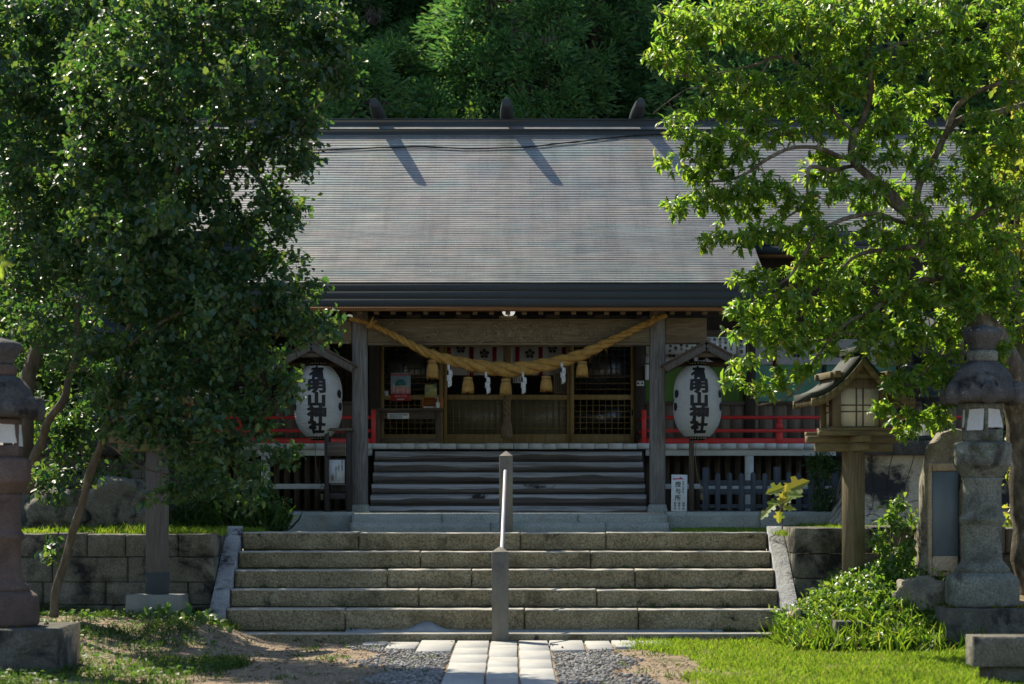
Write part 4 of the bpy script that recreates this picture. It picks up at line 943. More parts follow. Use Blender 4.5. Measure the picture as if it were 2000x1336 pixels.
for i, (px, y0, y1, lean) in enumerate(((878, 710, 755, 0), (951, 725, 768, .1), (1023, 725, 768, -.02), (1099, 706, 748, .05))):
    c = P(px, y0, ZS - .09); h = (y1 - y0) * ZS / F; mb = MB(); w = .055
    for k in range(4):
        z = c.z - h * (.02 + .235 * k); x = c.x + (-.012, .012, -.004, .006)[k] + lean * .05 * k; w_ = w * (.5, .8, 1, 1)[k]; hh = h * .33; y = c.y - .008 * k
        poly = [(x - w_ * .5, z), (x + w_ * .5, z - hh * .12), (x + w_ * .48 + .006, z - hh), (x - w_ * .55, z - hh * .82)]
        if k == 3: poly = [(x - w_ * .5, z), (x + w_ * .5, z - hh * .1), (x + w_ * .35, z - hh * .75), (x - w_ * .5, z - hh * 1.02)]
        M = Matrix.Translation((x, y, z)) @ Matrix.Rotation(R((-14, 16, -12, 18)[k]), 4, 'Z') @ Matrix.Translation((-x, -y, -z))
        mb.prism(poly, y, y + .0012, M)
    mb.build('paper_streamer', m_paper, rp)

# bell rope
ZB = 31.0; bx = X(990, ZB)
br = thing('bell_rope', 'hanging hemp bell rope with a long tassel before the middle doors', 'bell rope', (bx, ZB, H(856, ZB)))
mb = MB(); zt, zb_ = H(640, ZB), H(812, ZB)
for s in range(3): mb.tube([(bx + .022 * math.cos(t * 30 + s * 2.09), ZB + .022 * math.sin(t * 30 + s * 2.09), zt + (zb_ - zt) * t) for t in np.linspace(0, 1, 110)], .024, 7)
mb.build('rope', m_hemp, br, smooth=True)
mb = MB(); h = zb_ - H(856, ZB); mod = lambda a, z: 1 + .06 * math.sin(a * 15) + .04 * math.sin(a * 27)
mb.lathe([(.055, 0), (.078, h * .04), (.074, h * .35), (.062, h * .62), (.045, h * .7), (.052, h * .78), (.05, h * .95), (.02, h * 1.0)], (bx, ZB, H(856, ZB)), 40, mod=mod); mb.build('tassel', m_hemp, br, smooth=True)

# crest cloths
def crest(mb, x, y, z, r, fn=None):
    for k in range(5):
        a = math.pi / 2 + k * 2 * math.pi / 5
        mb.disc((x + r * .66 * math.cos(a), y, z + r * .66 * math.sin(a)), r * .36, 14)
    mb.disc((x, y, z), r * .22, 10)
def crest_cloth(label, x0, x1, z0, z1, y, xs_red, crests):
    t = thing('crest_cloth', label, 'curtain', ((x0 + x1) / 2, y, z0), 'plum crest cloths along the hall front')
    mb = MB(); cloth(mb, x0, x1, y, z0, z1, .010, 5, 60); mb.build('cloth', m_noren, t, smooth=True)
    for x in xs_red: MB().box(x - .026, x + .026, y - .0255, y - .024, z0 - .02, z1).build('red_ribbon', m_redcloth, t)
    for (x, z) in crests: mb = MB(); crest(mb, x, y - .024, z, .066); mb.build('plum_crest', m_ink, t)
yc = 32.9; zc0, zc1 = H(733, yc), hl + .05
mid = [(766, 692), (810, 679), (856, 692), (900, 681), (946, 691), (1035, 691), (1079, 681), (1124, 692), (1170, 679), (1213, 690)]
crest_cloth('white cloth of plum crests and red ribbons hung inside the middle doors', ox0 + .01, ox1 - .01, zc0, zc1, yc, [X(p, yc) for p in (787, 833, 877, 921, 966, 1011, 1056, 1101, 1146, 1191)], [(X(a, yc), H(b, yc)) for a, b in mid])
yc = ZW + .06
crest_cloth('white cloth with red ribbons above the green panels at right', 1.80, 3.12, H(709, yc), H(662, yc), yc, [X(p, yc) for p in (1336, 1290)], [(X(1312, yc), H(690, yc)), (X(1400, yc), H(686, yc))])
crest_cloth('white cloth with red ribbon behind the right tree branches', 3.28, 5.18, H(712, yc), H(662, yc), yc, [X(p, yc) for p in (1513, 1600, 1690)], [(X(1555, yc), H(690, yc)), (X(1640, yc), H(690, yc))])

# donor name board
yb = ZW - .035
nb = thing('name_board', 'long white board of black written columns under the eave at right', 'board', (2.4, yb, H(690, yb)))
MB().box(1.80, X(1438, yb), yb - .012, yb, H(692, yb), H(658, yb)).build('board', m_plastic, nb)
MB().box(X(1440, yb), X(1456, yb), yb - .014, yb, H(706, yb), H(658, yb)).build('end_board', m_plastic, nb)
mb = MB()
for k in range(12):
    px = 1309 + k * 10.8; put_text(mb, glyphs('奉納者御芳名'[k % 3:k % 3 + 4], .042, .03, True, 1.02, H(660, yb), X(px, yb)), lambda x, z: (x, yb - .0135, z))
put_text(mb, glyphs('奉納者', .055, .03, True, 1.3, H(661, yb), X(1448, yb)), lambda x, z: (x, yb - .0155, z))
mb.build('writing', m_ink, nb)

# ------------------------------------------------------------------ the two paper lanterns under their little roofs
ZL = 29.3
def paper_lantern(px, label):
    c = P(px, 853, ZL); s = ZL / F; hh = 138 * s; rm = 47 * s
    t = thing('paper_lantern', label, 'lantern', c, 'big paper lanterns beside the porch pillars')
    def rad(v):   # v 0 bottom .. 1 top
        u = abs(2 * v - 1); return rm * (1 - .50 * u ** 3.4) * (1 - .03 * (v - .5))
    mb = MB(); n = 34 * 4; prof = []
    for k in range(n + 1):
        v = k / n; prof.append((rad(v) + .0055 * abs(math.sin(v * 34 * math.pi)) - .004, v * hh))
    mb.lathe(prof, c, 56, cap=False); mb.build('paper_body', m_lanternpaper, t, smooth=True)
    def wrap(u, z):
        v = min(max((z - c.z) / hh, 0), 1); r = rad(v) + .0035; a = -math.pi / 2 + u / rm
        return (c.x + r * math.cos(a), c.y + r * math.sin(a), z)
    V, Fc = glyphs('有明山神社', .174, .030, True, .92, c.z + hh * .985, 0, (1.38, .99))
    V0, F0 = V, Fc; V = []; Fc = []
    for k in range(9):      # a heavy brush: the strokes laid over one another, slightly shifted
        a = k * math.pi / 4; r_ = .0055 if k else 0; b = len(V); V += [(x + r_ * math.cos(a), z + r_ * math.sin(a)) for x, z in V0]; Fc += [tuple(b + i for i in f) for f in F0]
    def wrapped(V, Fc, name):
        bm = bmesh.new(); vv = [bm.verts.new((x, 0, z)) for x, z in V]
        for f in Fc:
            try: bm.faces.new([vv[i] for i in f])
            except ValueError: pass
        for k in range(-20, 21): bmesh.ops.bisect_plane(bm, geom=bm.verts[:] + bm.edges[:] + bm.faces[:], plane_co=(k * .026, 0, 0), plane_no=(1, 0, 0))
        for k in range(1, 28): bmesh.ops.bisect_plane(bm, geom=bm.verts[:] + bm.edges[:] + bm.faces[:], plane_co=(0, 0, c.z + hh * k / 28), plane_no=(0, 0, 1))
        bm.verts.index_update(); mb = MB(); mb.add([wrap(v.co.x, v.co.z) for v in bm.verts], [tuple(v.index for v in f.verts) for f in bm.faces]); bm.free(); mb.build(name, m_ink, t)
    wrapped(V, Fc, 'lettering')
    for sx in (-1, 1):
        V = []; Fc = []
        for (zc_, uo) in ((.60, 1.12), (.42, 1.20), (.51, 1.55)):
            b = len(V); V += [(sx * uo * rm + .048 * math.cos(a), c.z + hh * zc_ + .052 * math.sin(a)) for a in np.linspace(0, 2 * math.pi, 18, endpoint=False)]; Fc.append(tuple(range(b, b + 18)))
        wrapped(V, Fc, 'plum_crest')
    mb = MB(); r0 = rad(0); r1 = rad(1)
    mb.lathe([(r0 * .55, -.045), (r0 * .66, -.04), (r0 * .66, .006), (r0 * 1.02, .012)], c, 32); mb.build('bottom_cap', m_blackmetal, t)
    mb = MB(); mb.lathe([(r1 * 1.02, hh - .012), (r1 * .72, hh - .004), (r1 * .72, hh + .05), (r1 * .6, hh + .055)], c, 32); mb.build('top_cap', m_blackmetal, t)
    mb = MB()
    for cc, zz, rr_ in ((c, -.018, r0 * .66), (c, hh + .03, r1 * .72)):
        for a in np.linspace(-2.6, -.5, 7): mb.lathe([(.001, -.008), (.009, -.005), (.009, .005), (.001, .008)], (cc.x + rr_ * math.cos(a), cc.y + rr_ * math.sin(a), cc.z + zz), 8)
    mb.build('stud', m_brass, t)
    mb = MB(); zt = c.z + hh + .05; mb.tube([(c.x + .1 * math.cos(a), c.y, zt + .1 * math.sin(a)) for a in np.linspace(0, math.pi, 12)], .006, 6); mb.tube([(c.x, c.y, zt + .1), (c.x, c.y, zt + .19)], .005, 6)
    mb.build('hanger', m_blackmetal, t, smooth=True)
    mb = MB(); mb.tube(crom([(c.x - .02, c.y - .1, c.z - .04), (c.x - .03, c.y - .1, c.z - .25), (c.x - .01, c.y - .08, c.z - .45), (c.x + .03, c.y - .06, c.z - .56), (c.x + .05, c.y - .06, c.z - .60)], 6), .004, 5)
    mb.tube([(c.x + .05 + .02 * math.cos(a), c.y - .06, c.z - .63 + .03 * math.sin(a)) for a in np.linspace(0, 6.28, 12)], .005, 5); mb.lathe([(.012, 0), (.02, .01), (.02, .07), (.012, .08)], (c.x + .05, c.y - .06, c.z - .77), 10)
    mb.build('pull_cord', m_hemp, t)
paper_lantern(622, 'white paper lantern lettered in black, half hidden by the left tree leaves')
paper_lantern(1362, 'white paper lantern lettered in black, in front of the green cloth panel')
def lantern_shelter(apx, label, pxs):
    ax = X(apx, ZL); t = thing('lantern_shelter', label, 'shelter', (ax, ZL + .3, hf))
    pc = X(pxs, ZL); MB().box(pc - .03, pc + .03, ZL + .34, ZL + .40, hf - .005, H(690, ZL)).build('post', m_oldwood, t, .004)
    za = H(671, ZL); hw = 80 * ZL / F; dz = 44 * ZL / F
    for y in (ZL - .28, ZL + .62):
        for sx in (-1, 1): MB().beam((ax, y, za - .05), (ax + sx * hw, y, za - .05 - dz), .05, .085).build('barge_board', m_lampgrey, t, .003)
    mb = MB()
    for sx in (-1, 1): mb.add([(ax, ZL - .32, za), (ax + sx * (hw + .03), ZL - .32, za - dz - .015), (ax + sx * (hw + .03), ZL + .66, za - dz - .015), (ax, ZL + .66, za), (ax, ZL - .32, za + .025), (ax + sx * (hw + .03), ZL - .32, za - dz + .01), (ax + sx * (hw + .03), ZL + .66, za - dz + .01), (ax, ZL + .66, za + .025)],
                              [(0, 1, 2, 3), (7, 6, 5, 4), (0, 4, 5, 1), (1, 5, 6, 2), (2, 6, 7, 3)])
    mb.build('roof', m_oldwood_x, t)
    mb = MB(); z = H(696, ZL); mb.box(ax - hw * .62, ax + hw * .62, ZL - .26, ZL - .22, z - .025, z + .025); mb.box(ax - hw * .8, ax + hw * .8, ZL + .33, ZL + .41, z - .11, z - .05); mb.box(ax - .03, ax + .03, ZL - .22, ZL + .6, z - .02, z + .03)
    mb.box(ax - .028, ax + .028, ZL - .25, ZL - .22, z + .026, za - .06)
    mb.build('cross_tie', m_oldwood_x, t, .003)
lantern_shelter(612, 'small gabled wooden shelter over the lantern beside the left tree', 634)
lantern_shelter(1376, 'small gabled wooden shelter over the lantern at the right pillar', 1355)

# ------------------------------------------------------------------ notices, table, small things
# wooden stand for old talismans, with a handwritten paper
zs = 29.15
b = thing('offering_stand', 'dark wooden box stand with a plank sign beside the left pillar', 'stand', (X(659, zs), zs, hf))
xa, xb = X(634, zs), X(684, zs)
for x in (xa, xb - .05):
    for dy in (0, .28): MB().box(x, x + .05, zs + dy, zs + dy + .05, hf - .005, H(842, zs)).build('leg', m_darkwood, b, .003)
MB().box(xa - .02, xb + .02, zs - .03, zs + .36, H(842, zs) + .002, H(837, zs) + .004).build('top', m_oldwood_x, b, .003)
MB().box(X(639, zs), X(675, zs), zs - .016, zs - .001, H(891, zs), H(864, zs)).build('sign_plank', m_oldwood_x, b, .003)
mb = MB(); mb.box(xa + .052, xb - .052, zs + .02, zs + .31, H(946, zs), H(895, zs)); mb.box(xa + .052, xb - .052, zs + .02, zs + .31, H(975, zs), H(963, zs)); mb.box(xa + .052, xb - .052, zs + .26, zs + .31, H(962, zs), H(947, zs))
mb.build('box', m_darkwood, b, .003)
np_ = thing('paper_notice', 'white handwritten paper notice pinned to the dark wooden stand', 'notice', (X(656, zs), zs, H(944, zs)))
MB().box(X(640, zs), X(673, zs), zs + .0165, zs + .0185, H(944, zs), H(898, zs)).build('sheet', m_paper, np_)
mb = MB(); s = zs / F; f_ = lambda x, z: (x, zs + .0155, z)
for (txt, px, py, sz) in (('古いお札は', 668, 899, 4.3), ('この箱に', 661.5, 905, 4.2), ('納めて下さい', 656, 911, 4.2), ('社務所', 649.5, 926, 4.6)):
    put_text(mb, glyphs(txt, sz * s, .02, True, .95, H(py, zs), X(px, zs)), f_)
mb.build('writing', m_ink, np_)
# arrow sign
zg = 29.05
sg = thing('arrow_sign', 'white upright sign board with magenta arrow right of the porch', 'sign', (X(1326, zg), zg, hf))
Ms = Matrix.Translation((X(1326, zg), zg, hf)) @ Matrix.Rotation(R(1.2), 4, 'Y') @ Matrix.Rotation(R(-5), 4, 'X')
w = 31 * zg / F / 2; hs = 73 * zg / F
MB().box(-w, w, 0, .012, .005, hs, Ms).build('board', m_white, sg, .002)
mb = MB(); ps = hs / 800.0; yy = -.0022
def sp(u, v): return (-w + (u - 265) / 300 * 2 * w, (1070 - v) * ps)
def f_(x, z): return Ms @ Vector((x, yy, z))
def wr(txt, u, v, sz, bold=.012, pitch=1.0): put_text(mb, glyphs(txt, sz * ps, bold, True, pitch, sp(u, v)[1], sp(u, v)[0]), f_)
wr('授与所', 390, 405, 128, .018, 1.13); wr('有明山神社', 487, 400, 50, .008, 1.06); wr('御神札', 500, 845, 54, .012, 1.15); wr('御守り', 418, 845, 54, .012, 1.15); wr('御朱印', 338, 845, 54, .012, 1.15)
mb.build('writing', m_ink, sg)
mb = MB(); pl = [sp(*p) for p in ((288, 350), (420, 345), (420, 310), (505, 368), (420, 372), (288, 380))]; mb.add([f_(*p) for p in pl], [tuple(range(6))[::-1]]); mb.build('arrow', m_magenta, sg)

# table inside the porch with its things
zt_ = 31.75
tb = thing('side_table', 'low brown wooden table before the left lattice door', 'table', (X(795, zt_), zt_, hv))
ht = H(798, zt_)
MB().box(X(727, zt_), X(866, zt_), zt_ - .2, zt_ + .22, ht - .035, ht).build('table_top', m_oldwood_x, tb, .004)
for px in (735, 851):
    for y in (zt_ - .17, zt_ + .14): MB().box(X(px, zt_), X(px + 9, zt_), y, y + .05, hv + .001, ht - .036).build('leg', m_oldwood, tb, .003)
mb = MB(); mb.box(X(745, zt_), X(850, zt_), zt_ - .16, zt_ - .135, ht - .14, ht - .037); mb.box(X(745, zt_), X(850, zt_), zt_ - .155, zt_ - .13, hv + .03, hv + .07); mb.build('apron', m_oldwood_x, tb, .003)
pq = thing('label_plate', 'pale label plate with small print on the table apron', 'label', (X(778, 31.58), 31.58, H(817, 31.58)))
MB().box(X(757, 31.58), X(799, 31.58), 31.575, 31.588, H(818, 31.58), H(807, 31.58)).build('plate', m_plastic, pq)
mb = MB()
for j, (py, ln) in enumerate(((810.5, 34), (814.5, 24))):
    px = 761.0; r5 = random.Random(j)
    while px < 761 + ln: d = r5.uniform(1.2, 3); mb.box(X(px, 31.58), X(px + d, 31.58), 31.5735, 31.5745, H(py + 1.1, 31.58), H(py - 1.1, 31.58)); px += d + 1
mb.build('print', m_ink, pq)
zo = 31.72
bx_ = thing('wooden_box', 'orange brown open wooden box on the right end of the table', 'box', (X(845, zo), zo, ht))
xa, xb, z0, z1 = X(825, zo), X(866, zo), ht + .001, H(776, zo)
mb = MB(); mb.box(xa, xa + .014, zo - .1, zo + .1, z0, z1); mb.box(xb - .05, xb, zo - .1, zo + .1, z0, z1); mb.box(xa + .014, xb - .05, zo + .085, zo + .1, z0, z1); mb.box(xa + .014, xb - .05, zo - .1, zo + .085, z0, z0 + .016); mb.box(xa + .014, xb - .05, zo - .1, zo + .085, z1 - .014, z1)
mb.build('case', m_orange, bx_, .002)
MB().box(xa + .02, X(850, zo), zo - .112, zo - .1015, z0 + .001, z0 + .022).build('label_strip', m_plastic, bx_)
zz = 31.58
bt = thing('pump_bottle', 'white pump bottle standing by the orange box', 'bottle', (X(855, zz), zz, ht))
c = (X(855, zz), zz, ht + .001); MB().lathe([(.024, 0), (.026, .004), (.026, .062), (.022, .075), (.009, .082), (.009, .092)], c, 18).build('body', m_bottle, bt, smooth=True)
mb = MB(); mb.lathe([(.011, .092), (.011, .105), (.004, .107), (.004, .125)], c, 12); mb.box(c[0] - .035, c[0] + .008, zz - .006, zz + .006, c[2] + .125, c[2] + .134); mb.build('pump', m_plastic, bt)
# festival poster on the left door
zp = ZW + .028
po = thing('festival_poster', 'red and blue poster with a white gate and round hill on the left lattice door', 'poster', (X(782, zp), zp, H(783, zp)))
xa, xb, z0, z1 = X(763, zp), X(802, zp), H(783, zp), H(728, zp); wv, hv_ = xb - xa, z1 - z0
def q_(u0, u1, v0, v1, y): return MB().box(xa + wv * u0, xa + wv * u1, y, y + .0012, z0 + hv_ * v0, z0 + hv_ * v1)
q_(0, 1, 0, 1, zp).build('sheet', m_psky, po)
mb = q_(0, 1, .26, .50, zp - .002); mb.build('blossom_print', m_ppink, po)
mb = q_(0, 1, 0, .25, zp - .003); mb.build('red_print', m_pred, po)
MB().prism([(xa + wv * (.5 + .28 * math.cos(a)), z0 + hv_ * (.55 + .22 * max(0, math.sin(a)))) for a in np.linspace(0, math.pi, 16)], zp - .004, zp - .003).build('hill_print', m_pteal, po)
mb = MB()
for (u0, u1, v0, v1) in ((.12, .20, .27, .62), (.80, .88, .27, .62), (.2, .8, .50, .545), (.2, .8, .455, .475), (.33, .37, .27, .45), (.63, .67, .27, .45)): mb.box(xa + wv * u0, xa + wv * u1, zp - .006, zp - .005, z0 + hv_ * v0, z0 + hv_ * v1)
put_text(mb, glyphs('大祭のご案内', .028, .02, False, 1, z0 + hv_ * .17, (xa + xb) / 2), lambda x, z: (x, zp - .0045, z))
mb.box(xa + wv * .3, xa + wv * .7, zp - .005, zp - .004, z0 + hv_ * .03, z0 + hv_ * .075); mb.build('white_print', m_paper, po)
mb = MB(); put_text(mb, glyphs('有明山神社大祭', .038, .03, False, 1, z0 + hv_ * .93, (xa + xb) / 2, 0 and None or (1, 1)), lambda x, z: (x, zp - .003, z)); mb.build('title', m_pred, po)
p2_ = thing('small_poster', 'small yellow picture poster above the orange box', 'poster', (X(841, zp), zp, H(776, zp)))
MB().box(X(830, zp), X(853, zp), zp, zp + .002, H(776, zp), H(751, zp)).build('sheet', m_pyel, p2_)
o = MB().box(X(750, zp), X(759, zp), zp, zp + .002, H(773, zp), H(763, zp)).build('paper_slip', m_paper); tag(o, 'small blank white paper slip left of the festival poster', 'paper')
zi = ZW + .16
o_ = thing('written_board', 'grey wooden board of written columns leaning inside the middle door', 'board', (X(1095, zi), zi, H(770, zi)))
MB().box(X(1081, zi), X(1109, zi), zi, zi + .015, H(769, zi), H(727, zi)).build('board', m_wallboard, o_, .002)
mb = MB(); r5 = random.Random(5)
for k in range(7):
    px = 1084.5 + k * 3.6; py = 731.0
    while py < 764: d = r5.uniform(1.5, 3.2); mb.box(X(px, zi), X(px + 1.4, zi), zi - .002, zi - .001, H(py + d, zi), H(py, zi)); py += d + .9
mb.build('writing', m_ink, o_)
o_ = thing('text_sheet', 'white sheet of printed columns on the middle door behind the rope', 'notice', (X(1010, zi), zi, H(748, zi)))
MB().box(X(1002, zi), X(1018, zi), zi, zi + .002, H(748, zi), H(729, zi)).build('sheet', m_paper, o_)
mb = MB()
for k in range(4): mb.box(X(1004.5 + k * 3.4, zi), X(1005.6 + k * 3.4, zi), zi - .002, zi - .001, H(746, zi), H(731, zi))
mb.build('print', m_ink, o_)
# lamp over the beam
zl = ZP - .04
lm = thing('porch_lamp', 'small white twin headed lamp on a block above the carved beam', 'lamp', (X(993, zl), zl, H(626, zl)))
MB().box(X(975, zl), X(1010, zl), zl - .03, zl + .06, zb1 + .021, H(617, zl)).build('block', m_beam, lm, .004)
c = P(993.5, 608, zl - .06); mb = MB()
for sx in (-1, 1):
    mb.prism([(c.x + sx * .03 + .048 * math.cos(a), c.z + .052 * math.sin(a)) for a in np.linspace(0, 2 * math.pi, 22, endpoint=False)], c.y, c.y + .05)
mb.build('lamp_head', m_lamp, lm, .006)
MB().box(c.x - .02, c.x + .02, c.y - .012, c.y + .06, c.z - .028, c.z + .055).build('sensor', m_blackmetal, lm, .004)
# cables
mb = MB(); mb.tube([P(538, 530, 28.6), P(566, 560, 28.75), P(592, 590, 29.1), P(622, 617, 29.55)], .006, 6); o = mb.build('overhead_cable', m_steel); tag(o, 'thin pale cable slanting under the eave beside the left tree', 'cable')
pts = []
for (px, py) in ((560, 296), (640, 293), (700, 291), (735, 289), (780, 288), (830, 287), (890, 290), (920, 291), (985, 289), (1040, 287), (1080, 282), (1130, 277), (1190, 270), (1240, 265), (1300, 262.5), (1400, 256)):
    z = min(np.arange(33.4, 34.5, .005), key=lambda z: abs(959 - (roof_h(z) + .03 - EYE) * F / z - py)); pts.append((X(px, z), z, roof_h(z) + .034))
o = MB().tube(crom(pts, 3), .011, 6).build('roof_cable', m_blackmetal); tag(o, 'black cable lying loosely across the top of the roof', 'cable')

# picket fence at the foot of the right veranda
zf = 30.2
fe = thing('picket_fence', 'blue grey wooden picket fence before the right veranda', 'fence', (X(1460, zf), zf, hf))
mb = MB()
for (a, b) in ((938, 949), (955, 966), (985, 993)): mb.box(X(1368, zf), X(1660, zf), zf + .026, zf + .05, H(b, zf), H(a, zf))
mb.build('fence_rail', m_fence, fe, .003)
for k, (px, w, top) in enumerate(((1372, 12, 913), (1397, 10, 924), (1420, 10, 923), (1443, 10, 924), (1466, 10, 922), (1489, 10, 924), (1511, 13, 912), (1536, 10, 922), (1555, 10, 924), (1579, 10, 923), (1602, 10, 924), (1625, 12, 913), (1648, 10, 924))):
    xa, xb = X(px, zf), X(px + w, zf); zt = H(top, zf); mb = MB()
    mb.prism([(xa, hf - .005), (xb, hf - .005), (xb, zt - .03), (xb - .012, zt - .006), ((xa + xb) / 2, zt), (xa + .012, zt - .006), (xa, zt - .03)] if w < 12 else [(xa, hf - .005), (xb, hf - .005), (xb, zt), (xa, zt)], zf, zf + .025)
    mb.build('picket' if w < 12 else 'fence_post', m_fence, fe, .003)
mb = MB(); mb.box(X(1568, zf), X(1662, zf), zf + .09, zf + .11, hf, H(958, zf)); mb.build('board_panel', m_fence, fe)
#@@STONES

# ------------------------------------------------------------------ stone lanterns
def stone_lantern(label, cx, cy, k, m_body, m_block, base, seed, bh=.42):
    """k scales the measured profile (0.005 m per photo pixel at the right lantern)"""
    t = thing('stone_lantern', label, 'stone lantern', (cx, cy, base), 'pair of tall stone lanterns flanking the path'); u = .005 * k; c = (cx, cy, base)
    MB().rough(cx - bh * k, cx + bh * k, cy - bh * k, cy + bh * k, base - .08, base + 82 * u, .016, .04, seed).build('pedestal_block', m_block, t)
    mb = MB()
    r5 = np.random.default_rng(int(seed * 10))
    pos = np.stack([r5.uniform(-.41, .41, 900), r5.uniform(-.41, .41, 900)], 1) * k; z0 = base + 82 * u
    z = lambda y: (1262 - y) * u
    hexr = R(30)
    mod = lambda a, zz: 1 + .022 * noise.noise((math.cos(a) * 4, math.sin(a) * 4, zz * 9 + seed)) + .012 * noise.noise((math.cos(a) * 11, math.sin(a) * 11, zz * 25 + seed))
    mb.lathe([(.72 * .5 * k, z(1180) + .002), (.74 * .5 * k, z(1172)), (.735 * .5 * k, z(1130)), (.70 * .5 * k, z(1122)), (.55 * .5 * k, z(1112))], c, 8, R(22.5), mod=mod); mb.build('base', m_body, t, .012)
    mb = MB(); mb.lathe([(.26 * k, z(1113)), (.265 * k, z(1106)), (.235 * k, z(1099)), (.215 * k, z(1094)), (.195 * k, z(1088)), (.188 * k, z(1060)), (.186 * k, z(1022)), (.20 * k, z(1018)), (.222 * k, z(1012)), (.222 * k, z(1006)), (.20 * k, z(1000)), (.186 * k, z(996)), (.185 * k, z(950)), (.19 * k, z(935)), (.205 * k, z(928))], c, 40, mod=mod)
    mb.build('shaft', m_body, t, smooth=True)
    mb = MB(); mb.lathe([(.20 * k, z(928.5)), (.22 * k, z(921)), (.262 * k, z(908)), (.285 * k, z(903)), (.288 * k, z(896)), (.288 * k, z(864)), (.27 * k, z(860)), (.21 * k, z(857))], c, 8, R(22.5), mod=mod); mb.build('platform', m_body, t, .008)
    # fire box: hexagonal cage of posts with a solid sill, paper in the openings
    mb = MB(); mb.lathe([(.20 * k, z(857.5)), (.21 * k, z(852)), (.21 * k, z(834))], c, 6, hexr); mb.lathe([(.205 * k, z(795)), (.215 * k, z(790)), (.21 * k, z(783))], c, 6, hexr)
    for j in range(6):
        a = hexr + j * math.pi / 3; x, y = cx + .188 * k * math.cos(a), cy + .188 * k * math.sin(a); mb.lathe([(.026 * k, z(834.5)), (.026 * k, z(794.5))], (x, y, base), 6)
    fb = mb.build('fire_box', m_body, t, .005)
    mb = MB()
    for j in range(6):
        a = hexr + (j + .5) * math.pi / 3; d = .163 * k; ux, uy = -math.sin(a), math.cos(a); w = .088 * k; lift = .02 * noise.noise((j * 3.3, seed, 1)) + (.05 if j % 3 == 0 else .012)
        px_, py_ = cx + d * math.cos(a), cy + d * math.sin(a)
        def pp(u_, v_): 
            q = (1 - v_) ** 1.5 * lift * (1 + .5 * u_); return (px_ + ux * w * u_ * (1 - .12 * v_) + math.cos(a) * (q + .012), py_ + uy * w * u_ + math.sin(a) * (q + .012), base + z(793) + (z(836 if j % 2 else 830) - z(793)) * (1 - v_))
        mb.grid(lambda u_, v_: pp(u_ * 2 - 1, v_), 4, 5)
    mb.build('paper_screen', m_paper, fb)
    # roof: hexagonal, swelling, with curled corners
    mb = MB()
    def rmod(a, zz):
        s = ((a - hexr) / (math.pi / 3)) % 1.0; e = abs(s - .5) * 2          # 1 at the corners
        low = max(0, 1 - (zz - z(785)) / (60 * u)); return (.90 + .16 * e ** 3 * low) * (1 + .02 * noise.noise((a * 3, zz * 8, seed)))
    mb.lathe([(.19 * k, z(782)), (.33 * k, z(780)), (.385 * k, z(776)), (.395 * k, z(764)), (.375 * k, z(755)), (.345 * k, z(742)), (.30 * k, z(725)), (.24 * k, z(711)), (.175 * k, z(703)), (.15 * k, z(700))], c, 48, mod=rmod)
    for j in range(6):
        a = hexr + j * math.pi / 3; x, y = cx + .36 * k * math.cos(a), cy + .36 * k * math.sin(a)
        mb.lathe([(.03 * k, z(786)), (.065 * k, z(781)), (.082 * k, z(768)), (.072 * k, z(754)), (.045 * k, z(743)), (.01, z(740))], (x, y, base), 14)
    mb.build('roof', m_lichen, t, smooth=True)
    mb = MB(); mb.lathe([(.145 * k, z(701)), (.155 * k, z(697)), (.155 * k, z(683)), (.135 * k, z(679))], c, 8, R(22.5)); mb.build('neck', m_body, t, .006)
    mb = MB(); mb.lathe([(.115 * k, z(679.5)), (.12 * k, z(674)), (.16 * k, z(662)), (.195 * k, z(650)), (.20 * k, z(645)), (.185 * k, z(639)), (.12 * k, z(633)), (.05 * k, z(631)), (.01 * k, z(628))], c, 32, mod=mod); mb.build('finial', m_lichen, t, smooth=True)
    # moss on the block
    n = 700; px_ = cx + r5.uniform(-.41, .41, n) * k; py_ = cy + r5.uniform(-.41, .41, n) * k; kk = np.array([noise.noise((a * 4, b * 4, seed)) > -.05 for a, b in zip(px_, py_)]) & ((np.abs(px_ - cx) > .3 * k) | (py_ < cy - .3 * k))
    px_, py_ = px_[kk], py_[kk]; n = len(px_)
    leaf_object('moss', np.stack([px_, py_, np.full(n, z0 - .004)], 1), np.stack([r5.normal(size=n) * .5, r5.normal(size=n) * .5, np.ones(n)], 1), rnd_unit(n), r5.uniform(.02, .045, n), .02, m_moss, t)
    return t
stone_lantern('grey green stone lantern with white paper screens at the right edge', 4.60, 23.65, 1.0, m_lantern, m_mossblock, .0, 1.7)
stone_lantern('reddish stone lantern with white paper screens at the left edge', -4.43, 20.98, .905, m_lantern_red, m_mossblock, .0, 4.2, .64)

# low stone with a projecting cap in the right corner
t = thing('stone_plinth', 'low stone plinth with a projecting cap slab in the bottom right corner', 'plinth', (4.35, 19.5, 0))
MB().rough(3.70, 5.1, 19.35, 19.72, .135, .372, .012, .04, 8.8).build('cap_slab', m_wall, t); MB().rough(3.80, 5.0, 19.42, 19.66, -.1, .13, .012, .04, 3.8).build('base', m_wall, t)

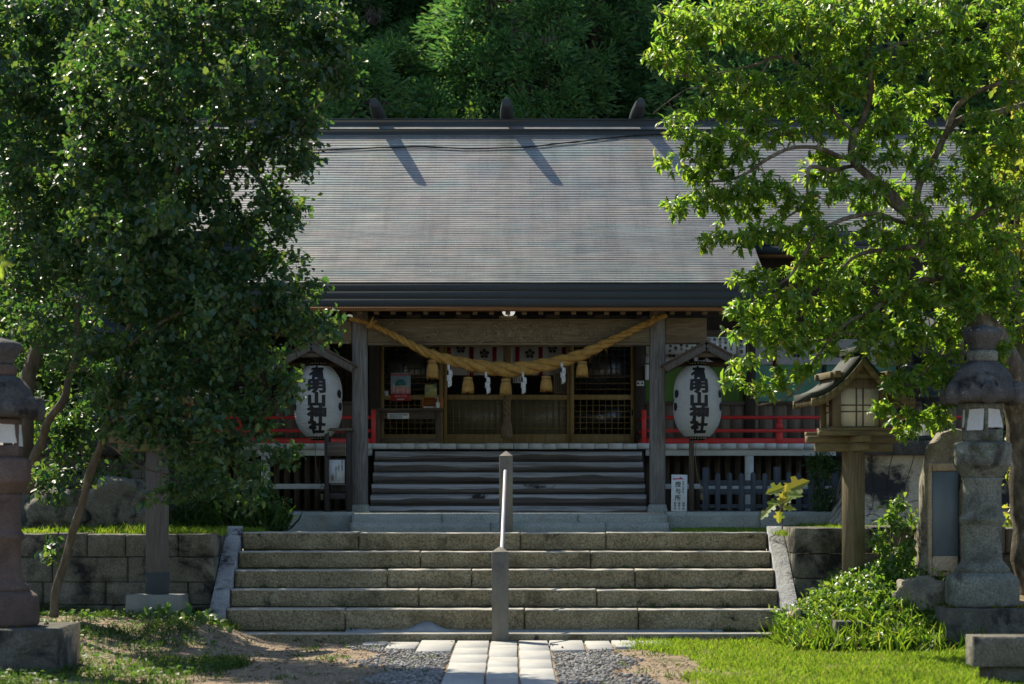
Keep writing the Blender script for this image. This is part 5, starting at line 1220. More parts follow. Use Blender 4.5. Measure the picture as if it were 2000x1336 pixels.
# ------------------------------------------------------------------ wooden lanterns
def wooden_lantern(label, cx, cy, base, rot, stone, m_p):
    t = thing('wooden_lantern', label, 'wooden lantern', (cx, cy, base), 'pair of roofed wooden lanterns before the terrace wall')
    W = Matrix.Translation((cx, cy, 0)) @ Matrix.Rotation(rot, 4, 'Z'); s = 25.0 / F
    z = lambda py: H(py, 25.0)
    class B(MB):
        def bx(q, x0, x1, y0, y1, a, b): return q.box(x0, x1, y0, y1, a, b, W)
    pb = base - .1
    if stone:
        MB().frust(cx - .27, cx + .27, cy - .27, cy + .27, base - .12, base + .225, .012, Matrix.Translation((cx, cy, 0)) @ Matrix.Rotation(R(-8), 4, 'Z') @ Matrix.Translation((-cx, -cy, 0))).build('base_stone', m_concrete, t, .008); pb = base + .22
    Wp = Matrix.Translation((cx, cy, 0)) @ Matrix.Rotation(rot + math.copysign(R(30), rot), 4, 'Z'); MB().box(-.088, .088, -.088, .088, pb, z(860), Wp).build('post', m_p, t, .010)
    if stone: MB().box(-.091, .091, -.091, .091, pb + .004, pb + .24, Wp).build('metal_shoe', m_fascia, t, .010)
    mb = B()   # crossed bracket arms
    mb.bx(-.40, .40, -.06, .06, z(882), z(866)); mb.bx(-.06, .06, -.40, .40, z(882) + .004, z(866) - .002)
    mb.bx(-.50, .50, -.055, .055, z(865.5), z(852)); mb.bx(-.055, .055, -.5, .5, z(865), z(852.5))
    for q in (-.27, .27): mb.bx(-.44, .44, q - .045, q + .045, z(852) + .001, z(843))
    mb.build('bracket_arm', m_lampwood_x, t, .005)
    hw = .245
    mb = B(); mb.bx(-.31, .31, -.31, .31, z(842.5), z(836)); mb.build('floor', m_lampwood_x, t, .004)
    mb = B()
    for sx in (-1, 1):
        for sy in (-1, 1): mb.bx(sx * hw - .038, sx * hw + .038, sy * hw - .038, sy * hw + .038, z(836) + .001, z(738))
    for sgn in (-1, 1):
        mb.bx(-hw + .039, hw - .039, sgn * hw - .03, sgn * hw + .03, z(760), z(742)); mb.bx(-hw + .039, hw - .039, sgn * hw - .03, sgn * hw + .03, z(836) + .001, z(834))
        mb.bx(sgn * hw - .03, sgn * hw + .03, -hw + .039, hw - .039, z(760), z(742)); mb.bx(sgn * hw - .03, sgn * hw + .03, -hw + .039, hw - .039, z(836) + .001, z(834))
    fr = mb.build('lamp_frame', m_lampwood, t, .003)
    mb = B(); d = hw - .012
    for sgn in (-1, 1):
        mb.bx(-hw + .04, hw - .04, sgn * d - .002, sgn * d + .002, z(834), z(760)); mb.bx(sgn * d - .002, sgn * d + .002, -hw + .04, hw - .04, z(834), z(760))
    mb.build('paper_panel', m_shoji, fr)
    mb = B(); e = d + .004
    for sgn in (-1, 1):
        y0, y1 = sorted((sgn * e, sgn * (e + .014)))
        for q in (-.035, .035): mb.bx(q - .006, q + .006, y0, y1, z(834), z(760)); mb.bx(y0, y1, q - .006, q + .006, z(834), z(760))
        y0, y1 = sorted((sgn * (e + .002), sgn * (e + .012)))
        for py in (793, 805.5): mb.bx(-hw + .04, hw - .04, y0, y1, z(py) - .006, z(py) + .006); mb.bx(y0, y1, -hw + .04, hw - .04, z(py) - .006, z(py) + .006)
    mb.build('muntin', m_oldwood, fr)
    # gabled roof with hollow-curved slopes, ridge running front to back
    rw = .54; za = z(704); prof = [(rw * v, za - .42 * (1 - (1 - v) ** 1.75)) for v in np.linspace(0, 1, 9)]
    y0, y1 = -.37, .37
    up = [(x, zz + .07) for x, zz in prof]; outer = [(-x, zz) for x, zz in up[::-1]] + up[1:]; inner = [(-x, zz) for x, zz in prof[::-1]] + prof[1:]
    mb = B(); n = len(outer)
    vs = [W @ Vector((x, y, zz)) for y in (y0, y1) for (x, zz) in outer] + [W @ Vector((x, y, zz)) for y in (y0, y1) for (x, zz) in inner]
    fs = []
    for i in range(n - 1): fs += [(i, i + 1, n + i + 1, n + i), (2 * n + i + 1, 2 * n + i, 3 * n + i, 3 * n + i + 1), (i + 1, i, 2 * n + i, 2 * n + i + 1), (n + i, n + i + 1, 3 * n + i + 1, 3 * n + i)]
    fs += [(0, n, 3 * n, 2 * n), (n - 1, 3 * n - 1, 4 * n - 1, 2 * n - 1)]
    mb.add(vs, fs); rf = mb.build('roof', m_shingle, t)
    mb = B(); mb.bx(-.05, .05, y0 - .03, y1 + .03, za + .055, za + .125); mb.build('ridge_beam', m_shingle, rf, .006)
    for yy in (y0 - .045, y1 + .001):
        for sx in (-1, 1):
            mb = B()
            for i in range(len(prof) - 1):
                (xa, a), (xb, b) = prof[i], prof[i + 1]
                mb.add([W @ Vector((sx * x, y, q)) for (x, y, q) in ((xa, yy, a - .075), (xb, yy, b - .075), (xb, yy, b + .012), (xa, yy, a + .012), (xa, yy + .044, a - .075), (xb, yy + .044, b - .075), (xb, yy + .044, b + .012), (xa, yy + .044, a + .012))],
                       [(0, 1, 2, 3), (7, 6, 5, 4), (0, 4, 5, 1), (3, 2, 6, 7), (1, 5, 6, 2), (0, 3, 7, 4)])
            mb.build('barge_board', m_lampwood_x, rf)
    for sx in (-1, 1):
        mb = B()
        x1, z1_ = prof[-1]; x0, z0_ = prof[4]
        for y in np.arange(y0 + .03, y1, .062):
            mb.add([W @ Vector(p) for p in ((sx * x0, y, z0_ - .062), (sx * (x1 - .01), y, z1_ - .062), (sx * (x1 - .01), y, z1_ - .004), (sx * x0, y, z0_ - .004), (sx * x0, y + .03, z0_ - .062), (sx * (x1 - .01), y + .03, z1_ - .062), (sx * (x1 - .01), y + .03, z1_ - .004), (sx * x0, y + .03, z0_ - .004))],
                   [(0, 1, 2, 3), (7, 6, 5, 4), (0, 4, 5, 1), (3, 2, 6, 7), (1, 5, 6, 2), (0, 3, 7, 4)])
        mb.build('rafter_row', m_lampwood_x, rf)
    mb = B()
    for y in (-.30, .30):
        mb.bx(-.33, .33, y - .03, y + .03, z(742) + .001, z(730)); mb.bx(-.035, .035, y - .028, y + .028, z(730) + .001, za - .01)
        mb.prism([(-.1, z(730)), (.1, z(730)), (.05, z(716)), (-.05, z(716))], y - .02, y + .02, W)
    for x in (-.27, .27): mb.bx(x - .03, x + .03, -.42, .38, z(741), z(728))
    mb.build('gable_frame', m_lampwood_x, t, .003)
    return t
wooden_lantern('roofed wooden lantern with cream paper panels on a post in weeds at right', 3.53, 25.0, float(ground_h(3.53, 25.0)), R(7), False, m_lampwood)
wooden_lantern('roofed wooden lantern on a grey post and concrete base beneath the left tree', -3.66, 24.95, .25, R(-7), True, m_lampgrey)

# ------------------------------------------------------------------ big curved pedestals with bronze lanterns on the terrace
def pedestal(label, cx, cy, mat_, seed):
    t = thing('stone_pedestal', label, 'pedestal', (cx, cy, ter)); zb = ter - .06; zt = 1.95
    mb = MB(); prof = []
    for v in np.linspace(0, 1, 16): prof.append((.93 + .44 * (1 - v) ** 2.2, zb + (zt - zb) * v))
    n = 20
    for (ax_, sg_) in (((1, 0), -1), ((1, 0), 1), ((0, 1), -1), ((0, 1), 1)):
        def fn(u, v, ax_=ax_, sg_=sg_):
            k = v * 15; i = min(14, int(k)); w = prof[i][0] + (prof[i + 1][0] - prof[i][0]) * (k - i); z = zb + (zt - zb) * v; a = (u * 2 - 1) * w
            d = w - .012 * abs(noise.noise((a * 3 + seed, z * 3, sg_ * 2.))) ; 
            return (cx + a, cy + sg_ * d, z) if ax_ == (1, 0) else (cx + sg_ * d, cy + a, z)
        mb.grid(fn, n, 30)
    mb.build('curved_body', mat_, t, smooth=False)
    mb = MB()   # joints of the fitted stones stand out as dark grooves
    rs = random.Random(int(seed * 9))
    def surf(u, v):
        w = .93 + .44 * (1 - v) ** 2.2; return (cx + u * w, cy - w - .002, zb + (zt - zb) * v)
    for k in range(9):
        u = -.85 + 1.7 * k / 8; v0 = rs.uniform(0, .35); 
        mb.tube([surf(u + .06 * math.sin(q * 5 + k), q) for q in np.linspace(v0, 1, 8)], .003, 5)
        mb.tube([surf(u + q * .22, v0 + .04 * math.sin(q * 4 + k)) for q in np.linspace(0, 1, 5)], .003, 5); mb.tube([surf(u + q * .21, .55 + .15 * math.sin(k * 2.1) + .05 * q) for q in np.linspace(0, 1, 5)], .003, 5)
    def surfl(u, v):
        w = .93 + .44 * (1 - v) ** 2.2; return (cx - w - .002, cy + u * w, zb + (zt - zb) * v)
    for k in range(5): mb.tube([surfl(-.8 + .4 * k + .05 * math.sin(q * 4 + k), q) for q in np.linspace(.1, 1, 8)], .003, 5)
    mb.build('joint', m_ink, t)
    MB().rough(cx - 1.0, cx + 1.0, cy - 1.0, cy + 1.0, zt + .002, zt + .17, .014, .05, seed).build('cap_slab', m_capstone, t)
    l = thing('bronze_lantern', 'dark bronze lantern with tiered roof on the ' + ('right' if cx > 0 else 'left') + ' stone pedestal', 'bronze lantern', (cx, cy, zt + .17))
    c = (cx, cy, zt + .17)
    MB().lathe([(.46, .0), (.46, .07), (.36, .10), (.30, .16), (.16, .22)], c, 8, R(22.5)).build('base', m_bronze, l, .006)
    MB().lathe([(.15, .2), (.13, .3), (.12, .5), (.15, .52), (.15, .56), (.12, .58), (.13, .72), (.2, .78)], c, 24).build('shaft', m_bronze, l, smooth=True)
    MB().lathe([(.2, .775), (.36, .84), (.38, .90), (.3, .93)], c, 8, R(22.5)).build('platform', m_bronze, l, .004)
    mb = MB(); mb.lathe([(.24, .93), (.24, 1.24)], c, 8, R(22.5)); mb.build('fire_box', m_bronze, l)
    mod = lambda a, z: 1 + .10 * abs(math.cos(a * 4)) ** 6
    MB().lathe([(.26, 1.24), (.52, 1.26), (.53, 1.29), (.40, 1.36), (.25, 1.46), (.15, 1.56)], c, 48, mod=mod).build('roof', m_bronze, l, smooth=True)
    MB().lathe([(.14, 1.555), (.17, 1.58), (.2, 1.66), (.12, 1.78), (.02, 1.88)], c, 20).build('finial', m_bronze, l, smooth=True)
pedestal('curved tan stone pedestal with dark cap slab right of the hall', 4.98, 28.7, m_pedestal, 2.2)
pedestal('curved stone pedestal behind the left tree trunk and block wall', -5.02, 28.7, m_wall, 6.1)

# ------------------------------------------------------------------ monument and loose stones
def boulder(name, label, c, r, m, seed, cat='stone', parent=None, sub=4, f=1.6, amp=.28):
    bm = bmesh.new(); bmesh.ops.create_icosphere(bm, subdivisions=sub, radius=1)
    vs = []; fs = [tuple(v.index for v in p.verts) for p in bm.faces]
    for v in bm.verts:
        p = v.co; d = 1 + amp * noise.noise(p * f + Vector((seed, 0, 0))) + amp * .4 * noise.noise(p * f * 3 + Vector((0, seed, 0))) + .05 * noise.noise(p * 9)
        q = Vector((math.copysign(abs(p.x) ** .75, p.x), math.copysign(abs(p.y) ** .75, p.y), math.copysign(abs(p.z) ** .8, p.z))) * d
        vs.append((c[0] + q.x * r[0], c[1] + q.y * r[1], c[2] + q.z * r[2]))
    bm.free(); mb = MB(); mb.add(vs, fs); o = mb.build(name, m, parent, smooth=False)
    return tag(o, label, cat) if parent is None else o
zm = 24.75
mo = thing('stone_monument', 'rough upright stone with a dark slate panel behind the right lantern', 'monument', (X(1845, zm), zm, .4))
def outline(px, py): return (X(px, zm), H(py, zm))
back = [outline(*p) for p in ((1797, 1128), (1800, 1040), (1806, 960), (1812, 905), (1822, 868), (1842, 845), (1868, 836), (1892, 842), (1908, 870), (1914, 950), (1912, 1040), (1910, 1128))]
bm = bmesh.new(); f = bm.faces.new([bm.verts.new((x, zm + .02, z)) for x, z in back]); g = bmesh.ops.extrude_face_region(bm, geom=[f])
for v in [e for e in g['geom'] if isinstance(e, bmesh.types.BMVert)]: v.co.y += .32
bmesh.ops.recalc_face_normals(bm, faces=bm.faces); bmesh.ops.triangulate(bm, faces=bm.faces)
for _ in range(4): bmesh.ops.subdivide_edges(bm, edges=[e for e in bm.edges if e.calc_length() > .05], cuts=1)
bmesh.ops.triangulate(bm, faces=bm.faces)
for v in bm.verts: v.co += Vector((.025 * noise.noise(v.co * 5), .035 * noise.noise(v.co * 5 + Vector((9, 0, 0))) + .012 * noise.noise(v.co * 16), .02 * noise.noise(v.co * 6 + Vector((0, 7, 0)))))
bm.verts.index_update(); mb = MB(); mb.add([tuple(v.co) for v in bm.verts], [tuple(v.index for v in p.verts) for p in bm.faces]); bm.free(); mb.build('rough_body', m_rock, mo)
xa, xb = X(1812, zm), X(1878, zm)
mb = MB(); mb.box(xa, X(1819, zm), zm - .05, zm + .06, H(1126, zm), H(905, zm)); mb.box(X(1819, zm) + .001, X(1870, zm), zm - .045, zm + .06, H(1126, zm), H(1086, zm)); mb.box(X(1819, zm) + .001, X(1876, zm), zm - .05, zm + .06, H(920, zm), H(905, zm)); mb.build('frame', m_tan, mo, .008)
MB().box(X(1819, zm) + .002, X(1871, zm), zm - .03, zm + .04, H(1086, zm) + .002, H(920, zm) - .002).build('slate_panel', m_slate, mo, .002)
boulder('side_rock', None, (X(1890, zm), zm - .05, H(1020, zm)), (.10, .12, .55), m_rock, 3.1, parent=mo)
boulder('boulder', 'grey weathered boulder at the foot of the slate monument', (X(1800, 24.2), 24.25, H(1165, 24.2)), (.27, .25, .19), m_rock, 5.5)
boulder('boulder', 'pale rounded stone at the foot of the right balustrade', (X(1556, 24.75), 24.8, .17), (.10, .13, .17), m_tan, 2.5)
o = MB().rough(X(1632, 23.6), X(1690, 23.6), 23.6, 23.9, float(ground_h(3.3, 23.7)) - .12, H(1214, 23.6), .015, .03, 7.7).build('stone_block', m_mossblock); tag(o, 'small half buried mossy block in the lawn below the weeds', 'stone')
o = MB().rough(X(384, 24.85), X(432, 24.85), 24.75, 25.2, -.02, .18, .014, .03, 4.7).build('stone_block', m_balus); tag(o, 'flat topped grey stone at the foot of the left balustrade', 'stone')
boulder('boulder', 'buried stone beside the kerb below the left balustrade', (X(400, 24.7), 24.7, .05), (.2, .16, .10), m_mossblock, 9.5)
for px, py, rx, rz, lab in ((225, 990, .38, .30, 'rounded grey boulder above the left block wall near the leaning trunk'), (120, 1000, .40, .26, 'dark boulder above the left block wall behind the reddish lantern'), (262, 1015, .24, .2, 'small grey boulder right of the leaning trunk above the wall')):
    boulder('boulder', lab, P(px, py, 27.0), (rx, .3, rz), m_wall, px * .1)
#@@PLANTS

# ------------------------------------------------------------------ trees
def limbs(T, lst, Z, n=8, wob=.05):
    """limb lists of (px, py, radius px[, dz])"""
    for L in lst:
        pts = []
        for p in L:
            z = Z + (p[3] if len(p) > 3 else 0); v = P(p[0], p[1], z); pts.append((v.x, v.y, v.z, p[2] * (.66 if p[2] < 14 else .88) * z / F))
        T.limb(pts, n, 6, wob)
def tree(name, label, cat, base, lim, Z, blobs, dens, per, spread, ln, wd, m_l, m_b, group=None, nl=10, **kw):
    t = thing(name, label, cat, base, group); T = Twigs(); limbs(T, lim, Z, nl); tg = blob_targets(blobs, dens, kw.pop('shell', .5)); d = T.grow(tg, kw.pop('sides', 4), kw.pop('sag', .06))
    T.mb.build('trunk', m_b, t, smooth=True); leafy('crown', tg, d, per, spread, ln, wd, m_l, t, **kw); return t

ZA = 22.4
limA = [[(101, 1205, 13, 1.1), (115, 1130, 12.5, 1.05), (140, 1050, 12, .95), (165, 960, 12, .8), (190, 880, 11.5, .65), (203, 830, 11, .5), (222, 770, 10, .4), (240, 690, 9, .3), (262, 600, 8, .2), (300, 480, 7, .1), (340, 360, 6), (370, 240, 5), (390, 120, 4), (400, -60, 2.5)],
        [(205, 835, 6, .5), (230, 815, 5, .2), (290, 815, 4, -.1), (360, 820, 3.4, -.4), (440, 845, 2.6, -.4), (520, 880, 2, -.3)],
        [(240, 690, 6, .2), (300, 640, 5, -.2), (380, 600, 4.4, -.3), (470, 580, 3.6, -.2), (560, 590, 2.6, 0)],
        [(262, 600, 5, .2), (340, 520, 4.6, .4), (430, 470, 4, .4), (520, 430, 3, .3), (580, 420, 2.2, .3)],
        [(300, 480, 5, .1), (390, 380, 4.5, -.2), (490, 300, 3.6, -.3), (580, 250, 2.8, -.3), (650, 180, 2, -.2)],
        [(340, 360, 4.6), (430, 220, 4, .3), (520, 120, 3.4, .4), (620, 60, 2.4, .3)],
        [(330, 400, 4.2), (280, 280, 4, .6), (240, 160, 3.4, .8), (220, 40, 2.6, .9)],
        [(195, 860, 4, .6), (240, 890, 3, .5), (300, 920, 2.4, .4), (380, 940, 2, .4)]]
bA = [(590, 20, 95, 90, ZA, .7), (450, 30, 130, 110, ZA + .2, .9), (290, 40, 130, 110, ZA, 1), (655, 95, 50, 60, ZA, .4), (670, 165, 40, 30, ZA, .25, .8), (600, 150, 70, 70, ZA + .2, .6), (480, 170, 120, 90, ZA - .3, .9), (320, 180, 120, 100, ZA, 1),
      (590, 240, 65, 45, ZA, .4), (605, 315, 42, 35, ZA - .2, .3), (530, 310, 80, 70, ZA, .7), (400, 310, 120, 90, ZA - .2, .9), (270, 330, 100, 90, ZA + .4, .9), (555, 400, 45, 45, ZA, .4), (470, 420, 90, 70, ZA, .7), (340, 450, 110, 80, ZA - .3, .9),
      (560, 445, 35, 25, ZA - .2, .3), (585, 500, 30, 14, ZA, .2, .8), (500, 510, 70, 50, ZA, .5), (390, 540, 110, 75, ZA, .8), (260, 500, 90, 80, ZA, .9), (545, 585, 70, 45, ZA - .2, .5), (600, 570, 35, 12, ZA, .15, .8), (440, 620, 100, 65, ZA - .3, .8), (310, 600, 90, 70, ZA, .8),
      (570, 630, 60, 35, ZA, .4), (630, 655, 40, 14, ZA - .1, .2, .9), (650, 640, 25, 10, ZA, .15, .7), (510, 700, 75, 40, ZA - .2, .5), (570, 755, 35, 28, ZA, .3), (420, 710, 90, 55, ZA - .4, .7), (320, 700, 75, 50, ZA, .6), (240, 670, 60, 50, ZA + .2, .6, .7),
      (500, 790, 60, 40, ZA - .2, .4), (400, 800, 85, 50, ZA - .3, .6), (300, 780, 60, 40, ZA - .2, .5, .7), (450, 870, 70, 45, ZA - .2, .5), (350, 880, 75, 40, ZA - .2, .5), (515, 840, 30, 25, ZA, .3, .8), (560, 893, 40, 10, ZA - .2, .15, .6), (500, 920, 40, 25, ZA, .3, .7), (400, 950, 70, 35, ZA, .4, .7), (470, 975, 45, 28, ZA, .3, .6), (320, 960, 40, 25, ZA + .1, .3, .6), (265, 860, 40, 40, ZA, .4, .7), (190, 150, 90, 100, ZA + .4, .9), (180, 300, 90, 100, ZA + .4, .9), (190, 440, 80, 80, ZA + .3, .8), (195, 570, 75, 60, ZA + .3, .7), (170, 680, 70, 45, ZA + .5, .5, .8), (210, 770, 55, 35, ZA + .4, .4, .9), (240, 830, 45, 25, ZA + .3, .3, .8), (80, 640, 80, 40, ZA + .9, .5, .8), (310, 745, 75, 45, ZA, .5), (250, 740, 60, 45, ZA + .3, .5), (330, 835, 70, 40, ZA, .5), (655, 650, 30, 14, ZA, .2, 1.2), (620, 565, 28, 9, ZA, .15, 1.2), (585, 885, 26, 9, ZA - .2, .12, 1.2), (690, 30, 40, 35, ZA, .3, .6), (690, 130, 26, 22, ZA, .2, 1.0)]
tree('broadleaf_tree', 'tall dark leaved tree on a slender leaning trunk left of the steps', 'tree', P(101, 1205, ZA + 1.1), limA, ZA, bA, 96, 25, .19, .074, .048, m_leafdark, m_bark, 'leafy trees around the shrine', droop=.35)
ZBt = 24.75
limB = [[(55, 960, 14, .3), (70, 885, 13, .2), (100, 815, 12), (130, 760, 11), (147, 690, 10), (152, 630, 9), (150, 500, 7), (140, 350, 6), (130, 180, 5), (120, -30, 3)],
        [(40, 930, 20, .35), (52, 760, 18, .4), (66, 700, 17, .5), (85, 640, 15, .6), (95, 540, 11, .7), (70, 400, 8, .8), (40, 250, 6, .8), (20, 60, 4, .8)],
        [(147, 690, 5), (190, 620, 4, .2), (230, 540, 3, .3)], [(140, 350, 5), (200, 250, 4), (240, 140, 3)], [(70, 400, 5, .8), (10, 330, 4, .6), (-60, 280, 3, .6)]]
bB = [(200, 20, 110, 110, ZBt, .9), (60, 40, 110, 110, ZBt, .9), (-40, 120, 70, 130, ZBt, .8), (180, 190, 110, 110, ZBt, .9), (50, 210, 110, 110, ZBt - .2, .9), (170, 350, 100, 100, ZBt, .9), (40, 370, 110, 100, ZBt - .3, .9), (170, 500, 95, 80, ZBt - .2, .8), (50, 520, 110, 90, ZBt - .4, .9),
      (30, 620, 90, 50, ZBt + .3, .7, .8), (150, 610, 80, 50, ZBt + .4, .7, .95), (110, 710, 90, 40, ZBt + .8, .5, .95), (210, 740, 60, 50, ZBt + .9, .5, .95), (130, 830, 80, 50, ZBt + 1.2, .4, .95), (120, 940, 60, 45, ZBt - .4, .3, .55), (170, 920, 50, 40, ZBt + .8, .3, .5), (88, 1085, 26, 10, ZBt - .6, .15, .7), (250, 800, 50, 40, ZBt + .9, .4, .95)]
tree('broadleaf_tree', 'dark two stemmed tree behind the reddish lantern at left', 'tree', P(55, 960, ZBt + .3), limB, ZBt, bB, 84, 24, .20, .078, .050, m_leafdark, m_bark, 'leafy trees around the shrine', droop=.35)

for (dx, dy, sc_, rz) in ((-4.6, 4.4, 1.0, .6), (-3.4, 6.6, 1.05, 2.0)):      # unseen trees added past the left edge to shade the left side
    src = [o for o in bpy.data.objects if o.get('label') == 'dark two stemmed tree behind the reddish lantern at left'][0]
    c = src.copy(); COL.objects.link(c); c.location = src.location + Vector((dx, dy, .2)); c.rotation_euler = (0, 0, rz); c.scale = (sc_,) * 3; c['label'] = 'unseen broadleaf tree added for shade beyond the left pedestal' if dy < 5 else 'unseen broadleaf tree added for shade at the left end of the hall'
    for ch in src.children: q = ch.copy(); COL.objects.link(q); q.parent = c
ZC = 24.35
limC = [[(2030, 1180, 46, .6), (2010, 1000, 42, .5), (1996, 830, 38, .4), (1962, 710, 35, .2), (1905, 622, 28), (1862, 565, 24), (1828, 510, 21), (1805, 470, 19), (1791, 410, 16)],
        [(1800, 440, 15), (1760, 402, 14), (1729, 374, 14), (1690, 335, 13), (1671, 310, 12), (1664, 268, 11), (1684, 222, 10), (1698, 165, 9), (1694, 100, 7), (1715, 40, 5), (1730, -60, 3)],
        [(1795, 420, 13), (1793, 380, 12), (1815, 326, 11), (1846, 270, 10.5), (1878, 232, 10), (1935, 222, 9), (2000, 205, 8), (2060, 190, 6)],
        [(1850, 270, 8), (1870, 205, 8, -.2), (1935, 168, 7.5, -.3), (2010, 158, 6, -.4)],
        [(1671, 312, 7), (1633, 302, 7, -.1), (1590, 288, 6, -.2), (1546, 290, 5.5, -.2), (1500, 308, 5, -.2), (1446, 345, 4.2, -.2), (1384, 356, 3, -.2)],
        [(1668, 325, 6), (1623, 332, 6, -.3), (1582, 327, 6, -.4), (1575, 362, 5, -.4), (1570, 400, 4, -.4), (1530, 430, 3, -.4)],
        [(1664, 262, 6), (1610, 190, 6, .2), (1551, 122, 5.5, .3), (1508, 113, 5, .3), (1470, 128, 4, .3), (1384, 146, 3, .3), (1310, 150, 2, .3)],
        [(1546, 120, 4, .3), (1520, 60, 3.5, .4), (1480, 0, 2.6, .4)],
        [(1695, 160, 6), (1719, 112, 6, -.1), (1757, 86, 5.5, -.2), (1815, 72, 5, -.2), (1880, 40, 3.6, -.2)],
        [(1800, 450, 8), (1752, 430, 7, -.3), (1709, 417, 6.5, -.4), (1642, 431, 6, -.5), (1594, 462, 5.4, -.5), (1566, 508, 4.8, -.5), (1546, 536, 4.2, -.5), (1508, 562, 3.2, -.5), (1460, 590, 2.2, -.5)],
        [(1806, 480, 8), (1719, 489, 7, -.2), (1671, 505, 5.5, -.3), (1610, 560, 4, -.3)],
        [(1862, 565, 10), (1805, 546, 9, -.2), (1757, 577, 8, -.3), (1709, 600, 7, -.4), (1668, 622, 6, -.45), (1622, 662, 5, -.5), (1580, 720, 4, -.5), (1540, 775, 3, -.5), (1478, 792, 2.4, -.5)],
        [(1622, 662, 3.4, -.5), (1560, 668, 3, -.5), (1490, 650, 2.4, -.5)],
        [(1812, 478, 8), (1872, 441, 8, -.2), (1925, 412, 7, -.3), (2010, 380, 6, -.4)],
        [(1962, 712, 8, .2), (1900, 690, 7, -.1), (1840, 700, 5, -.3), (1790, 740, 4, -.4), (1750, 790, 3, -.5)],
        [(1505, 112, 2.5, .3), (1450, 180, 2.4, .2), (1370, 172, 2, .2), (1330, 180, 1.6, .2), (1282, 222, 1.2, .2)]]
